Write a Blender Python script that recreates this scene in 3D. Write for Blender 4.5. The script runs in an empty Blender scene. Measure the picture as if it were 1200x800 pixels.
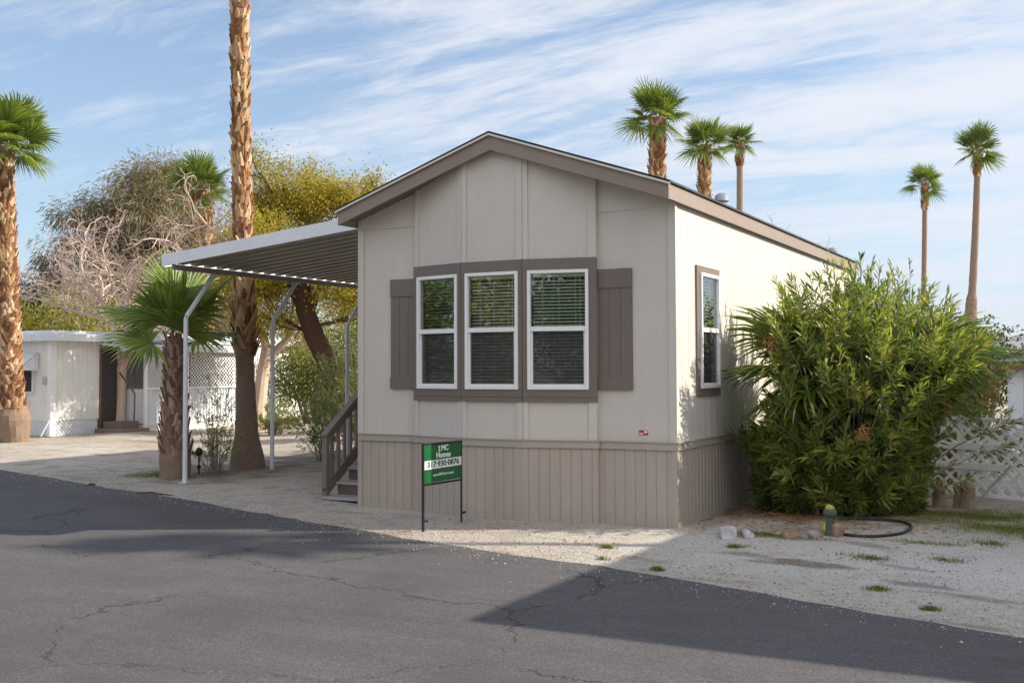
import bpy, math, random
import numpy as np
from mathutils import Vector, Matrix
R = math.radians
PI = math.pi
rng = np.random.default_rng(7)
random.seed(7)
scene = bpy.context.scene
col = scene.collection

# ------------------------------------------------------------------ camera
CAM = np.array([3.7759, -10.6202, 1.632]); YAW, PIT, ROL = 0.4903, 0.0365, -0.0038
FPX = 1278.69
_f = np.array([-math.sin(YAW), math.cos(YAW), 0.]); _r = np.array([math.cos(YAW), math.sin(YAW), 0.]); _u = np.array([0, 0, 1.])
_f2 = _f*math.cos(PIT)+_u*math.sin(PIT); _u2 = _u*math.cos(PIT)-_f*math.sin(PIT)
AF, AR, AU = _f2, _r*math.cos(ROL)+_u2*math.sin(ROL), _u2*math.cos(ROL)-_r*math.sin(ROL)
cam = bpy.data.cameras.new('camera'); camo = bpy.data.objects.new('camera', cam); col.objects.link(camo)
cam.lens = FPX/1200*36; cam.sensor_width = 36; cam.shift_y = -15.5/1200
cam.clip_start = 0.05; cam.clip_end = 30000
M = Matrix.Identity(4)
for i in range(3):
    M[i][0], M[i][1], M[i][2], M[i][3] = AR[i], AU[i], -AF[i], CAM[i]
camo.matrix_world = M
scene.camera = camo

# surveying helpers used to find real-world positions
def ray(u, v): return AF + AR*(u-600)/FPX - AU*(v-384.5)/FPX
def gnd(u, v, z=0.):
    d = ray(u, v); return CAM + d*((z-CAM[2])/d[2])
def dep(u, v, t): return CAM + ray(u, v)*t
def pln(u, v, ax, val):
    d = ray(u, v); return CAM + d*((val-CAM[ax])/d[ax])

# ------------------------------------------------------------------ materials
def new_mat(name):
    m = bpy.data.materials.new(name); m.use_nodes = True
    nt = m.node_tree; b = nt.nodes['Principled BSDF']
    return m, nt, b
def N(nt, typ, **kw):
    n = nt.nodes.new(typ)
    for k, v in kw.items(): setattr(n, k, v)
    return n
def L(nt, a, b): nt.links.new(a, b)
def coords(nt, scale=(1, 1, 1), rot=(0, 0, 0), src='Object'):
    tc = N(nt, 'ShaderNodeTexCoord'); mp = N(nt, 'ShaderNodeMapping')
    mp.inputs['Scale'].default_value = scale; mp.inputs['Rotation'].default_value = rot
    L(nt, tc.outputs[src], mp.inputs['Vector']); return mp.outputs[0]
def noise(nt, vec, scale, detail=4, rough=.55, dist=0.):
    n = N(nt, 'ShaderNodeTexNoise'); n.inputs['Scale'].default_value = scale; n.inputs['Detail'].default_value = detail
    n.inputs['Roughness'].default_value = rough; n.inputs['Distortion'].default_value = dist
    if vec is not None: L(nt, vec, n.inputs['Vector'])
    return n.outputs['Fac']
def ramp(nt, fac, stops):
    r = N(nt, 'ShaderNodeValToRGB'); e = r.color_ramp.elements
    while len(e) < len(stops): e.new(.5)
    for i, (p, c) in enumerate(stops):
        e[i].position = p; e[i].color = (c[0], c[1], c[2], 1) if not isinstance(c, (int, float)) else (c, c, c, 1)
    L(nt, fac, r.inputs[0]); return r.outputs['Color']
def mix(nt, fac, a, b, typ='MIX'):
    m = N(nt, 'ShaderNodeMixRGB', blend_type=typ)
    for k, v in ((0, fac), (1, a), (2, b)):
        if isinstance(v, (int, float)): m.inputs[k].default_value = v if k == 0 else (v, v, v, 1)
        elif isinstance(v, tuple): m.inputs[k].default_value = (v[0], v[1], v[2], 1)
        else: L(nt, v, m.inputs[k])
    return m.outputs[0]
def math_(nt, op, a, b=0.):
    m = N(nt, 'ShaderNodeMath', operation=op)
    for k, v in ((0, a), (1, b)):
        if isinstance(v, (int, float)): m.inputs[k].default_value = v
        else: L(nt, v, m.inputs[k])
    return m.outputs[0]
def bump(nt, b, h, strength=.3, dist=.01):
    n = N(nt, 'ShaderNodeBump'); n.inputs['Strength'].default_value = strength; n.inputs['Distance'].default_value = dist
    L(nt, h, n.inputs['Height']); L(nt, n.outputs[0], b.inputs['Normal'])

def paint(name, c, rough=.6, var=.08, grain=(6, 6, 60), bs=.12, dirt=.12, dirtz=None, metal=0., spec=.5, gmix=.15):
    """painted board or metal: faint tonal drift, fine grain, weather stains"""
    m, nt, b = new_mat(name)
    v = coords(nt)
    n1 = noise(nt, v, 1.1, 5, .6)
    vg = coords(nt, (1/grain[0]*10, 1/grain[1]*10, 1/grain[2]*10))
    n2 = noise(nt, vg, 14, 5, .65)
    lo = tuple(x*(1-var) for x in c); hi = tuple(min(1, x*(1+var)) for x in c)
    cc = ramp(nt, n1, [(.3, lo), (.7, hi)])
    cc = mix(nt, gmix, cc, ramp(nt, n2, [(.35, .80), (.65, 1.0)]), 'MULTIPLY')
    if dirt:
        vs = coords(nt, (3.2, 3.2, .35)); st = noise(nt, vs, 2.2, 6, .62)
        cc = mix(nt, ramp(nt, st, [(.50, 0), (.78, dirt)]), cc, tuple(x*.45 for x in c))
    if dirtz is not None:      # splashed dust low on the boards
        tc = N(nt, 'ShaderNodeTexCoord'); sx = N(nt, 'ShaderNodeSeparateXYZ'); L(nt, tc.outputs['Object'], sx.inputs[0])
        mr = N(nt, 'ShaderNodeMapRange'); mr.inputs['From Min'].default_value = dirtz; mr.inputs['From Max'].default_value = 0.0
        L(nt, math_(nt, 'ADD', sx.outputs['Z'], math_(nt, 'MULTIPLY', noise(nt, v, 7, 4), .18)), mr.inputs['Value'])
        cc = mix(nt, math_(nt, 'MULTIPLY', mr.outputs[0], .55), cc, (.36, .31, .25))
    L(nt, cc, b.inputs['Base Color'])
    b.inputs['Roughness'].default_value = rough; b.inputs['Metallic'].default_value = metal
    b.inputs['Specular IOR Level'].default_value = spec
    bump(nt, b, n2, bs, .004)
    return m

def leafmat(name, stops, rough=.45, trans=.3, spec=.5):
    m, nt, b = new_mat(name)
    at = N(nt, 'ShaderNodeAttribute', attribute_name='var')
    cc = ramp(nt, at.outputs['Fac'], stops)
    L(nt, cc, b.inputs['Base Color']); b.inputs['Roughness'].default_value = rough
    b.inputs['Specular IOR Level'].default_value = spec
    tr = N(nt, 'ShaderNodeBsdfTranslucent'); L(nt, mix(nt, 1.0, cc, (1.0, .95, .45), 'MULTIPLY'), tr.inputs[0])
    mx = N(nt, 'ShaderNodeMixShader'); mx.inputs[0].default_value = trans
    L(nt, b.outputs[0], mx.inputs[1]); L(nt, tr.outputs[0], mx.inputs[2])
    L(nt, mx.outputs[0], nt.nodes['Material Output'].inputs[0])
    return m
def barkmat(name, stops, sc=(8, 8, 2), rough=.9, bs=.7, useattr=True):
    m, nt, b = new_mat(name)
    v = coords(nt, sc); n = noise(nt, v, 3, 8, .7)
    if useattr:
        at = N(nt, 'ShaderNodeAttribute', attribute_name='var')
        f = math_(nt, 'ADD', math_(nt, 'MULTIPLY', at.outputs['Fac'], .65), math_(nt, 'MULTIPLY', n, .5))
    else: f = n
    L(nt, ramp(nt, f, stops), b.inputs['Base Color']); b.inputs['Roughness'].default_value = rough
    b.inputs['Specular IOR Level'].default_value = .2
    bump(nt, b, n, bs, .02)
    return m

MT = {}
MT['wall'] = paint('siding_paint', (.565, .53, .48), .65, .03, (5, 5, 60), .2, .10, .0)
MT['skirt'] = paint('skirting_paint', (.42, .36, .31), .65, .06, (5, 5, 60), .25, .22, .26)
MT['belt'] = paint('belt_paint', (.40, .35, .30), .6, .04, (20, 20, 20), .1, .12)
MT['trim'] = paint('taupe_trim_paint', (.165, .135, .115), .55, .05, (20, 20, 20), .15, .10)
MT['fascia'] = paint('fascia_paint', (.26, .208, .168), .6, .05, (20, 20, 20), .15, .15)
MT['soffit'] = paint('soffit_paint', (.20, .16, .13), .7, .05)
MT['white'] = paint('white_vinyl', (.80, .80, .80), .35, .02, bs=.02, dirt=.05)
MT['metalw'] = paint('white_enamelled_metal', (.72, .75, .80), .4, .04, bs=.05, dirt=.12)
MT['post'] = paint('post_paint', (.68, .71, .76), .35, .04, bs=.05, dirt=.2)
MT['pan'] = paint('awning_pan', (.30, .27, .225), .5, .05, bs=.05, dirt=.1)
MT['drip'] = paint('drip_edge_metal', (.62, .60, .56), .35, .04, bs=.03, dirt=.1)
MT['galv'] = paint('galvanised_metal', (.42, .43, .45), .35, .12, bs=.1, dirt=.3, metal=.7)
MT['wood'] = paint('porch_wood_paint', (.20, .16, .13), .7, .08, (5, 5, 40), .35, .3)
MT['tread'] = paint('tread_paint', (.36, .34, .34), .7, .08, (40, 5, 5), .35, .35)
MT['riser'] = paint('riser_paint', (.14, .10, .085), .7, .08, (40, 5, 5), .35, .3)
MT['nwall'] = paint('neighbour_white_wall', (.76, .75, .72), .6, .04, (5, 5, 60), .15, .18)
MT['nwallsh'] = paint('neighbour_white_metal', (.70, .74, .78), .5, .05, bs=.08, dirt=.22)
MT['lat'] = paint('white_lattice_paint', (.88, .88, .90), .6, .05, bs=.15, dirt=.25)
MT['black'] = paint('black_metal', (.012, .012, .013), .4, .05, bs=.05, dirt=0)
MT['green'] = paint('sign_green', (.004, .115, .030), .35, .04, bs=.02, dirt=.05)
MT['signw'] = paint('sign_white', (.75, .80, .78), .4, .02, bs=.02, dirt=.05)
MT['signd'] = paint('sign_dark_green', (.004, .035, .03), .4, .02, bs=.02, dirt=0)
MT['red'] = paint('red_label', (.45, .03, .05), .4, .04, bs=.02, dirt=.05)
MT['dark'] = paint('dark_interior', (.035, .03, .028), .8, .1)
MT['door'] = paint('dark_screen_door', (.05, .043, .04), .5, .1)
MT['brownpost'] = paint('rust_brown', (.16, .09, .06), .7, .15)
MT['redroof'] = paint('dark_red_fascia', (.20, .07, .06), .6, .08)
MT['rubber'] = paint('black_rubber_hose', (.02, .02, .022), .45, .1, bs=.05, dirt=.2)
MT['teal'] = paint('faded_green_ceramic', (.075, .105, .075), .6, .2, bs=.2, dirt=.3)
MT['yellow'] = paint('yellow_ceramic', (.48, .37, .09), .6, .2, bs=.2, dirt=.2)
MT['concrete'] = barkmat('pale_concrete', [(.2, (.30, .24, .18)), (.8, (.52, .44, .35))], (3, 3, 3), .9, .4, False)
MT['rockw'] = barkmat('white_rock', [(.25, (.30, .28, .30)), (.55, (.55, .53, .53)), (.8, (.68, .66, .66))], (5, 5, 5), .85, .8, False)
MT['rockt'] = barkmat('tan_rock', [(.25, (.22, .13, .09)), (.8, (.50, .34, .25))], (5, 5, 5), .85, .8, False)
MT['rockg'] = barkmat('grey_rock', [(.25, (.22, .20, .21)), (.8, (.50, .44, .44))], (5, 5, 5), .85, .8, False)
# shingles
m, nt, b = new_mat('roof_shingles'); v = coords(nt, (1, 1, 1))
bk = N(nt, 'ShaderNodeTexBrick'); L(nt, v, bk.inputs['Vector']); bk.inputs['Scale'].default_value = 4
bk.inputs['Color1'].default_value = (.05, .048, .05, 1); bk.inputs['Color2'].default_value = (.085, .08, .078, 1); bk.inputs['Mortar'].default_value = (.02, .02, .02, 1)
L(nt, bk.outputs[0], b.inputs['Base Color']); b.inputs['Roughness'].default_value = .9; bump(nt, b, noise(nt, v, 120), .5); MT['shingle'] = m
# glass: clear pane, reflecting and letting light through
def glassmat(name, tint, refl):
    m, nt, b = new_mat(name); nt.nodes.remove(b)
    g = N(nt, 'ShaderNodeBsdfGlossy'); g.inputs['Roughness'].default_value = .015; g.inputs['Color'].default_value = (.95, .97, 1, 1)
    t = N(nt, 'ShaderNodeBsdfTransparent'); t.inputs[0].default_value = (*tint, 1)
    lw = N(nt, 'ShaderNodeFresnel'); lw.inputs['IOR'].default_value = 1.5
    bn = N(nt, 'ShaderNodeBump'); bn.inputs['Strength'].default_value = .015; bn.inputs['Distance'].default_value = .02
    L(nt, noise(nt, coords(nt), 2.2, 1), bn.inputs['Height']); L(nt, bn.outputs[0], g.inputs['Normal'])
    f = math_(nt, 'ADD', math_(nt, 'MULTIPLY', lw.outputs[0], .8), refl)
    mx = N(nt, 'ShaderNodeMixShader'); L(nt, f, mx.inputs[0]); L(nt, t.outputs[0], mx.inputs[1]); L(nt, g.outputs[0], mx.inputs[2])
    L(nt, mx.outputs[0], nt.nodes['Material Output'].inputs[0]); return m
MT['glass'] = glassmat('window_glass', (.88, .94, .91), .065)
m, nt, b = new_mat('insect_screen')
b.inputs['Base Color'].default_value = (.035, .035, .037, 1); b.inputs['Roughness'].default_value = .8
t = N(nt, 'ShaderNodeBsdfTransparent'); mx = N(nt, 'ShaderNodeMixShader'); mx.inputs[0].default_value = .50
L(nt, t.outputs[0], mx.inputs[1]); L(nt, b.outputs[0], mx.inputs[2]); L(nt, mx.outputs[0], nt.nodes['Material Output'].inputs[0]); MT['screen'] = m
MT['blind'] = paint('blind_slats', (.85, .84, .78), .5, .02, bs=0, dirt=0)

MT['oleander'] = leafmat('oleander_leaf', [(0, (.065, .12, .03)), (.42, (.20, .275, .06)), (.75, (.43, .48, .115)), (.93, (.66, .60, .19)), (1, (.54, .36, .16))], .28, .47)
MT['fan'] = leafmat('fan_frond', [(0, (.11, .18, .045)), (.5, (.25, .35, .075)), (.85, (.43, .50, .13)), (1, (.58, .50, .20))], .32, .46)
MT['fan_hi'] = leafmat('fan_frond_tall', [(0, (.08, .14, .03)), (.5, (.18, .26, .05)), (.85, (.32, .38, .08)), (1, (.46, .38, .14))], .42, .45)
MT['fan_y'] = leafmat('fan_frond_yellowing', [(0, (.07, .12, .02)), (.5, (.15, .22, .03)), (.8, (.30, .34, .05)), (1, (.50, .42, .12))], .4, .4)
MT['petiole'] = leafmat('petiole', [(0, (.16, .18, .06)), (1, (.30, .25, .12))], .5, .1)
MT['yellowleaf'] = leafmat('yellow_green_leaf', [(0, (.20, .20, .03)), (.5, (.42, .36, .045)), (1, (.62, .49, .07))], .6, .5)
MT['hedge'] = leafmat('hedge_leaf', [(0, (.10, .12, .015)), (.5, (.24, .24, .025)), (1, (.42, .38, .04))], .6, .45)
MT['tamarisk'] = leafmat('feathery_grey_green', [(0, (.12, .11, .06)), (.5, (.23, .20, .115)), (.85, (.36, .30, .20)), (1, (.46, .36, .27))], .7, .42)
MT['tamdark'] = leafmat('feathery_dark', [(0, (.06, .07, .065)), (.5, (.12, .125, .105)), (1, (.22, .19, .165))], .7, .3)
MT['shrub'] = leafmat('shrub_leaf', [(0, (.07, .11, .03)), (.5, (.15, .20, .05)), (1, (.32, .36, .09))], .5, .42)
MT['shrublight'] = leafmat('pale_shrub_leaf', [(0, (.14, .19, .045)), (.5, (.30, .36, .09)), (1, (.46, .50, .17))], .5, .45)
MT['distant'] = leafmat('distant_tree_leaf', [(0, (.03, .05, .02)), (1, (.10, .13, .04))], .7, .2)
MT['deadleaf'] = leafmat('dead_leaf', [(0, (.30, .14, .05)), (1, (.48, .27, .12))], .8, .3)
MT['grass'] = leafmat('grass_blade', [(0, (.09, .14, .025)), (.6, (.20, .26, .05)), (1, (.40, .36, .16))], .6, .4)
MT['boots'] = barkmat('palm_boots', [(.15, (.07, .03, .015)), (.42, (.22, .10, .045)), (.68, (.42, .25, .125)), (.95, (.62, .48, .31))], (10, 10, 3), .85, .6)
MT['bootsdark'] = barkmat('palm_boots_dark', [(.15, (.09, .045, .03)), (.5, (.24, .14, .10)), (.9, (.44, .32, .25))], (10, 10, 3), .9, .6)
MT['palmbark'] = barkmat('palm_bark', [(.2, (.13, .085, .06)), (.6, (.27, .19, .14)), (.9, (.38, .29, .22))], (3, 3, 10), .9, .9)
MT['palebark'] = barkmat('pale_bark', [(.2, (.42, .30, .22)), (.8, (.68, .54, .43))], (4, 4, 2), .85, .3)
MT['twig'] = barkmat('bare_twig', [(.2, (.38, .28, .24)), (.8, (.64, .51, .45))], (4, 4, 2), .85, .2)
MT['darkbark'] = barkmat('dark_bark', [(.2, (.035, .02, .015)), (.8, (.12, .07, .05))], (14, 14, 2.5), .95, 1.0)
MT['stem'] = barkmat('shrub_stem', [(.2, (.16, .13, .09)), (.8, (.36, .30, .23))], (6, 6, 2), .85, .2)
MT['stump'] = barkmat('dry_stump', [(.2, (.22, .15, .10)), (.8, (.50, .38, .27))], (16, 16, 2), .95, .9)

# ------------------------------------------------------------------ mesh helpers
class MB:
    """collects faces of ONE mesh"""
    def __init__(s): s.v = []; s.f = []; s.a = []; s.mi = []; s.m = 0; s.var = .5
    def face(s, pts):
        n = len(s.v); s.v += [tuple(map(float, p)) for p in pts]; s.f.append(tuple(range(n, n+len(pts)))); s.a.append(s.var); s.mi.append(s.m)
    def idx(s, verts, faces, var=None):
        n = len(s.v); s.v += [tuple(map(float, p)) for p in verts]
        for k, q in enumerate(faces):
            s.f.append(tuple(n+i for i in q)); s.a.append(s.var if var is None else var); s.mi.append(s.m)
    def box(s, a, b, rz=0, piv=None):
        x0, y0, z0 = a; x1, y1, z1 = b
        V = [(x0, y0, z0), (x1, y0, z0), (x1, y1, z0), (x0, y1, z0), (x0, y0, z1), (x1, y0, z1), (x1, y1, z1), (x0, y1, z1)]
        if rz:
            cx, cy = piv if piv else ((x0+x1)/2, (y0+y1)/2); c, sn = math.cos(rz), math.sin(rz)
            V = [(cx+(x-cx)*c-(y-cy)*sn, cy+(x-cx)*sn+(y-cy)*c, z) for x, y, z in V]
        s.idx(V, [(0, 3, 2, 1), (4, 5, 6, 7), (0, 1, 5, 4), (1, 2, 6, 5), (2, 3, 7, 6), (3, 0, 4, 7)])
    def beam(s, p, q, w, h, up=(0, 0, 1)):
        """box bar from p to q, w across, h along up"""
        p, q = Vector(p), Vector(q); d = (q-p).normalized(); u = Vector(up); r = d.cross(u).normalized(); u = r.cross(d).normalized()
        V = []
        for c in (p, q):
            for a, b_ in ((-1, -1), (1, -1), (1, 1), (-1, 1)): V.append(c+r*(a*w/2)+u*(b_*h/2))
        s.idx(V, [(0, 1, 2, 3), (7, 6, 5, 4), (0, 4, 5, 1), (1, 5, 6, 2), (2, 6, 7, 3), (3, 7, 4, 0)])
    def prism(s, poly, z0, z1):
        n = len(poly); V = [(x, y, z0) for x, y in poly]+[(x, y, z1) for x, y in poly]
        s.idx(V, [tuple(range(n-1, -1, -1)), tuple(range(n, 2*n))]+[(i, (i+1) % n, n+(i+1) % n, n+i) for i in range(n)])
    def extrude(s, poly, off):
        """poly: 3d points, off: offset vector"""
        n = len(poly); o = Vector(off); V = [Vector(p) for p in poly]+[Vector(p)+o for p in poly]
        s.idx(V, [tuple(range(n-1, -1, -1)), tuple(range(n, 2*n))]+[(i, (i+1) % n, n+(i+1) % n, n+i) for i in range(n)])
    def tube(s, pts, rad, n=8, cap=True, wob=0.):
        pts = [Vector(p) for p in pts]; k = len(pts)
        if not hasattr(rad, '__len__'): rad = [rad]*k
        base = len(s.v); prev = None
        for i, p in enumerate(pts):
            d = (pts[min(i+1, k-1)]-pts[max(i-1, 0)])
            d = d.normalized() if d.length > 1e-9 else Vector((0, 0, 1))
            if prev is None:
                a = Vector((1, 0, 0)) if abs(d.x) < .9 else Vector((0, 1, 0)); x = d.cross(a).normalized()
            else: x = (prev-d*prev.dot(d)).normalized()
            prev = x; y = d.cross(x)
            for j in range(n):
                t = 2*PI*j/n; r = rad[i]*(1+(random.uniform(-wob, wob) if wob else 0))
                q = p+x*(math.cos(t)*r)+y*(math.sin(t)*r); s.v.append((q.x, q.y, q.z))
        for i in range(k-1):
            for j in range(n):
                a = base+i*n+j; b_ = base+i*n+(j+1) % n
                s.f.append((a, b_, b_+n, a+n)); s.a.append(s.var); s.mi.append(s.m)
        if cap:
            s.f.append(tuple(base+j for j in range(n-1, -1, -1))); s.f.append(tuple(base+(k-1)*n+j for j in range(n)))
            s.a += [s.var]*2; s.mi += [s.m]*2
    def build(s, name, mat, parent=None, smooth=False, bevel=0., loc=None):
        me = bpy.data.meshes.new(name); me.from_pydata(s.v, [], s.f)
        mats = mat if isinstance(mat, (list, tuple)) else [mat]
        for q in mats: me.materials.append(q)
        me.polygons.foreach_set('material_index', s.mi)
        at = me.attributes.new('var', 'FLOAT', 'FACE'); at.data.foreach_set('value', s.a)
        if smooth: me.polygons.foreach_set('use_smooth', [True]*len(s.f))
        me.update()
        o = bpy.data.objects.new(name, me); col.objects.link(o)
        if parent is not None: o.parent = parent
        if loc is not None: o.location = loc
        if bevel:
            bv = o.modifiers.new('bevel', 'BEVEL'); bv.width = bevel; bv.segments = 2; bv.limit_method = 'ANGLE'
        return o
def np_mesh(name, V, F, var, mat, parent=None, smooth=False, mi=None):
    me = bpy.data.meshes.new(name); V = np.asarray(V, np.float32); F = np.asarray(F, np.int32); k = F.shape[1]
    me.vertices.add(len(V)); me.vertices.foreach_set('co', V.ravel()); me.loops.add(F.size); me.loops.foreach_set('vertex_index', F.ravel())
    me.polygons.add(len(F)); me.polygons.foreach_set('loop_start', np.arange(0, F.size, k, dtype=np.int32))
    mats = mat if isinstance(mat, (list, tuple)) else [mat]
    for q in mats: me.materials.append(q)
    if mi is not None: me.polygons.foreach_set('material_index', np.asarray(mi, np.int32))
    if smooth: me.polygons.foreach_set('use_smooth', np.ones(len(F), bool))
    me.update(calc_edges=True)
    at = me.attributes.new('var', 'FLOAT', 'FACE'); at.data.foreach_set('value', np.asarray(var, np.float32))
    o = bpy.data.objects.new(name, me); col.objects.link(o)
    if parent is not None: o.parent = parent
    return o
def empty(name, loc, label, cat, group=None, rz=0.):
    o = bpy.data.objects.new(name, None); col.objects.link(o); o.location = tuple(map(float, loc)); o.rotation_euler.z = rz
    o.empty_display_size = .2; o['label'] = label; o['category'] = cat
    if group: o['group'] = group
    return o
def tag(o, label=None, cat=None, group=None, kind=None):
    for k, v in (('label', label), ('category', cat), ('group', group), ('kind', kind)):
        if v: o[k] = v
    return o
USE_HAZE, HAZE_D = True, 4e-5

# ------------------------------------------------------------------ THE HOME
W, Lh = 3.955, 9.25
EO, GO = .065, .344            # side and gable overhang
ZE1, ZE0, ZR = 3.469, 3.310, 4.168   # fascia top, fascia bottom at eave, ridge top
def ztop(x):  # roof surface height at x
    return ZR - (ZR-ZE1)*abs(x+W/2)/(W/2+EO)
RD = .16                        # fascia depth
home = empty('mobile_home', (-W/2, 0, 0), 'beige single-storey mobile home with taupe trim, gabled roof and three-window front', 'mobile home')
HOFF = Vector((W/2, 0, 0))
def hb(mb, name, mat, parent=home, **k):
    """parts are modelled in world coordinates: bring them under their Empty"""
    o = mb.build(name, mat, None, **k)
    o.parent = parent; o.matrix_parent_inverse = parent.matrix_basis.inverted() if parent.parent is None else Matrix.Identity(4)
    return o
def ribbed(mb, p, q, z0, z1, sp, d, wd, out, ph=0.):
    """vertical sheet from p to q (xy) with grooves cut in; z1 may be a function of the distance along"""
    p, q = Vector(p), Vector(q); Ln = (q-p).length; t = (q-p)/Ln; o = Vector(out).normalized()
    s = [(0, 0)]; x = sp*(1-ph) if ph else sp
    while x < Ln-wd:
        s += [(x-wd/2, 0), (x-wd/4, -d), (x+wd/4, -d), (x+wd/2, 0)]; x += sp
    s.append((Ln, 0))
    zf = z1 if callable(z1) else (lambda a: z1)
    z0f = z0 if callable(z0) else (lambda a: z0)
    V = []
    for a, e in s:
        r = p+t*a+o*e; V.append((r.x, r.y, z0f(a))); V.append((r.x, r.y, zf(a)))
    F = [(2*i, 2*i+2, 2*i+3, 2*i+1) for i in range(len(s)-1)]
    mb.idx(V, F)
# bow of the front: three facets
def facet_pts():
    y0 = -.045
    P0 = pln(487, 312, 1, y0)[:2]
    a1, a2, a3 = R(-14), R(0), R(13)
    def hit(P, ang, u):  # where the line from P at angle meets the sight line of u
        d = ray(u, 400); c = CAM[:2]; e = np.array([math.cos(ang), math.sin(ang)])
        A = np.array([[d[0], -e[0]], [d[1], -e[1]]]); s = np.linalg.solve(A, P-c); return c+d[:2]*s[0]
    P1 = hit(P0, a1, 541.8); P2 = hit(P1, a2, 613.); P3 = hit(P2, a3, 699.5)
    return [P0, P1, P2, P3]
FP = facet_pts()
BL, BR = FP[0][0], FP[3][0]
print('BOW', FP)
wm = MB()
out_f = (0, -1)
gz = lambda x: ztop(x)-.035
# flat side parts of the front
zp = 3.28
for x0, x1 in ((-W, BL+.03), (BR-.03, 0)):
    ribbed(wm, (x0, 0), (x1, 0), .80, zp, 9, 0, .02, out_f)
    ribbed(wm, (x0, -.012), (x1, -.012), zp, lambda a, x0=x0: gz(x0+a), 9, 0, .02, out_f)
    wm.face([(x0, 0, zp), (x1, 0, zp), (x1, -.012, zp), (x0, -.012, zp)])
# returns of the bow
WZ0, WZ1 = 1.272, 2.80      # window band
for P, sgn in ((FP[0], 1), (FP[3], -1)):
    ribbed(wm, (P[0], 0), (P[0], P[1]), .80, gz(P[0]), 9, 0, .02, (-sgn, 0))
for i in range(3):
    a, b_ = FP[i], FP[i+1]
    ax, bx = a[0], b_[0]
    ribbed(wm, a, b_, .80, WZ0+.03, 9, 0, .02, out_f)
    n = 1
    Ln = np.linalg.norm(b_-a)
    if ax < -W/2 < bx:
        tm = (-W/2-ax)/(bx-ax); mid = a+(b_-a)*tm
        ribbed(wm, a, mid, WZ1-.03, lambda s, a=a, mid=mid: gz(a[0]+(mid[0]-a[0])*s/np.linalg.norm(mid-a)), 9, 0, .02, out_f)
        ribbed(wm, mid, b_, WZ1-.03, lambda s, a=mid, b_=b_: gz(a[0]+(b_[0]-a[0])*s/np.linalg.norm(b_-a)), 9, 0, .02, out_f)
    else:
        ribbed(wm, a, b_, WZ1-.03, lambda s, a=a, b_=b_: gz(a[0]+(b_[0]-a[0])*s/np.linalg.norm(b_-a)), 9, 0, .02, out_f)
# right wall (with the narrow window), back and left wall
RW0, RW1, RZ0, RZ1 = .66, 1.40, 1.36, 2.70
ez = ztop(0)-.05
ribbed(wm, (0, 0), (0, RW0), .80, ez, .203, .003, .009, (1, 0))
ribbed(wm, (0, RW0), (0, RW1), .80, RZ0, .203, .005, .014, (1, 0))
ribbed(wm, (0, RW0), (0, RW1), RZ1, ez, .203, .003, .009, (1, 0))
ribbed(wm, (0, RW1), (0, Lh), .80, ez, .203, .003, .009, (1, 0))
ribbed(wm, (-W, Lh), (-W, 0), .80, ez, .203, .005, .014, (-1, 0))
wm.face([(0, Lh, .8), (-W, Lh, .8), (-W, Lh, gz(-W)), (-W/2, Lh, gz(-W/2)), (0, Lh, gz(0))])
wall = hb(wm, 'wall', MT['wall'])
# interior
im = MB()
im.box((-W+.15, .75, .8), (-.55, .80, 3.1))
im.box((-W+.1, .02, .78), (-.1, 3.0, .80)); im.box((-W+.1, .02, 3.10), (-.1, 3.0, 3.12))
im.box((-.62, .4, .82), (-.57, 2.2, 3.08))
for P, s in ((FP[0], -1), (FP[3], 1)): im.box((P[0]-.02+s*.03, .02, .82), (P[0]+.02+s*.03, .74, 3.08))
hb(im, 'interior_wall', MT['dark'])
# battens: joints and corners
BATT = []
def batten(p, t, w, z0, z1f, prd=.018):
    """board centred at p (xy) lying along direction t"""
    t = Vector((t[0], t[1])).normalized(); o = Vector((t.y, -t.x)); p = Vector(p)
    A = p-t*w/2; B = p+t*w/2; C = B+o*prd; D = A+o*prd
    za, zb = z1f(A.x), z1f(B.x)
    V = [(A.x, A.y, z0), (B.x, B.y, z0), (C.x, C.y, z0), (D.x, D.y, z0), (A.x, A.y, za), (B.x, B.y, zb), (C.x, C.y, zb), (D.x, D.y, za)]
    bm_ = MB(); BATT.append(bm_); bm_.idx(V, [(0, 3, 2, 1), (4, 5, 6, 7), (0, 1, 5, 4), (1, 2, 6, 5), (2, 3, 7, 6), (3, 0, 4, 7)])
def unit(a, b_): d = np.array(b_)-np.array(a); return d/np.linalg.norm(d)
gz2 = lambda x: gz(x)-.005
for z0, z1 in ((WZ1+.0, gz2), (.872, lambda x: WZ0)):
    e = [unit(FP[i], FP[i+1]) for i in range(3)]
    batten(FP[0]+e[0]*.030, e[0], .052, z0, z1)
    batten(FP[1]-e[0]*.030, e[0], .058, z0, z1); batten(FP[1]+e[1]*.030, e[1], .058, z0, z1)
    batten(FP[2]-e[1]*.038, e[1], .074, z0, z1); batten(FP[2]+e[2]*.030, e[2], .058, z0, z1)
    batten(FP[3]-e[2]*.045, e[2], .088, z0, z1)
cw = .07
batten((-W+cw/2, 0), (1, 0), cw, .872, gz2); batten((-cw/2, 0), (1, 0), cw, .872, gz2, .014)
for q in (((0.0, -.0135, .872), (.013, .055, ez)), ((-W-.013, -.0175, .872), (-W, .06, ez))):
    bm_ = MB(); bm_.box(*q); BATT.append(bm_)
for q in BATT: hb(q, 'batten', MT['wall'], bevel=.002)
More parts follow.
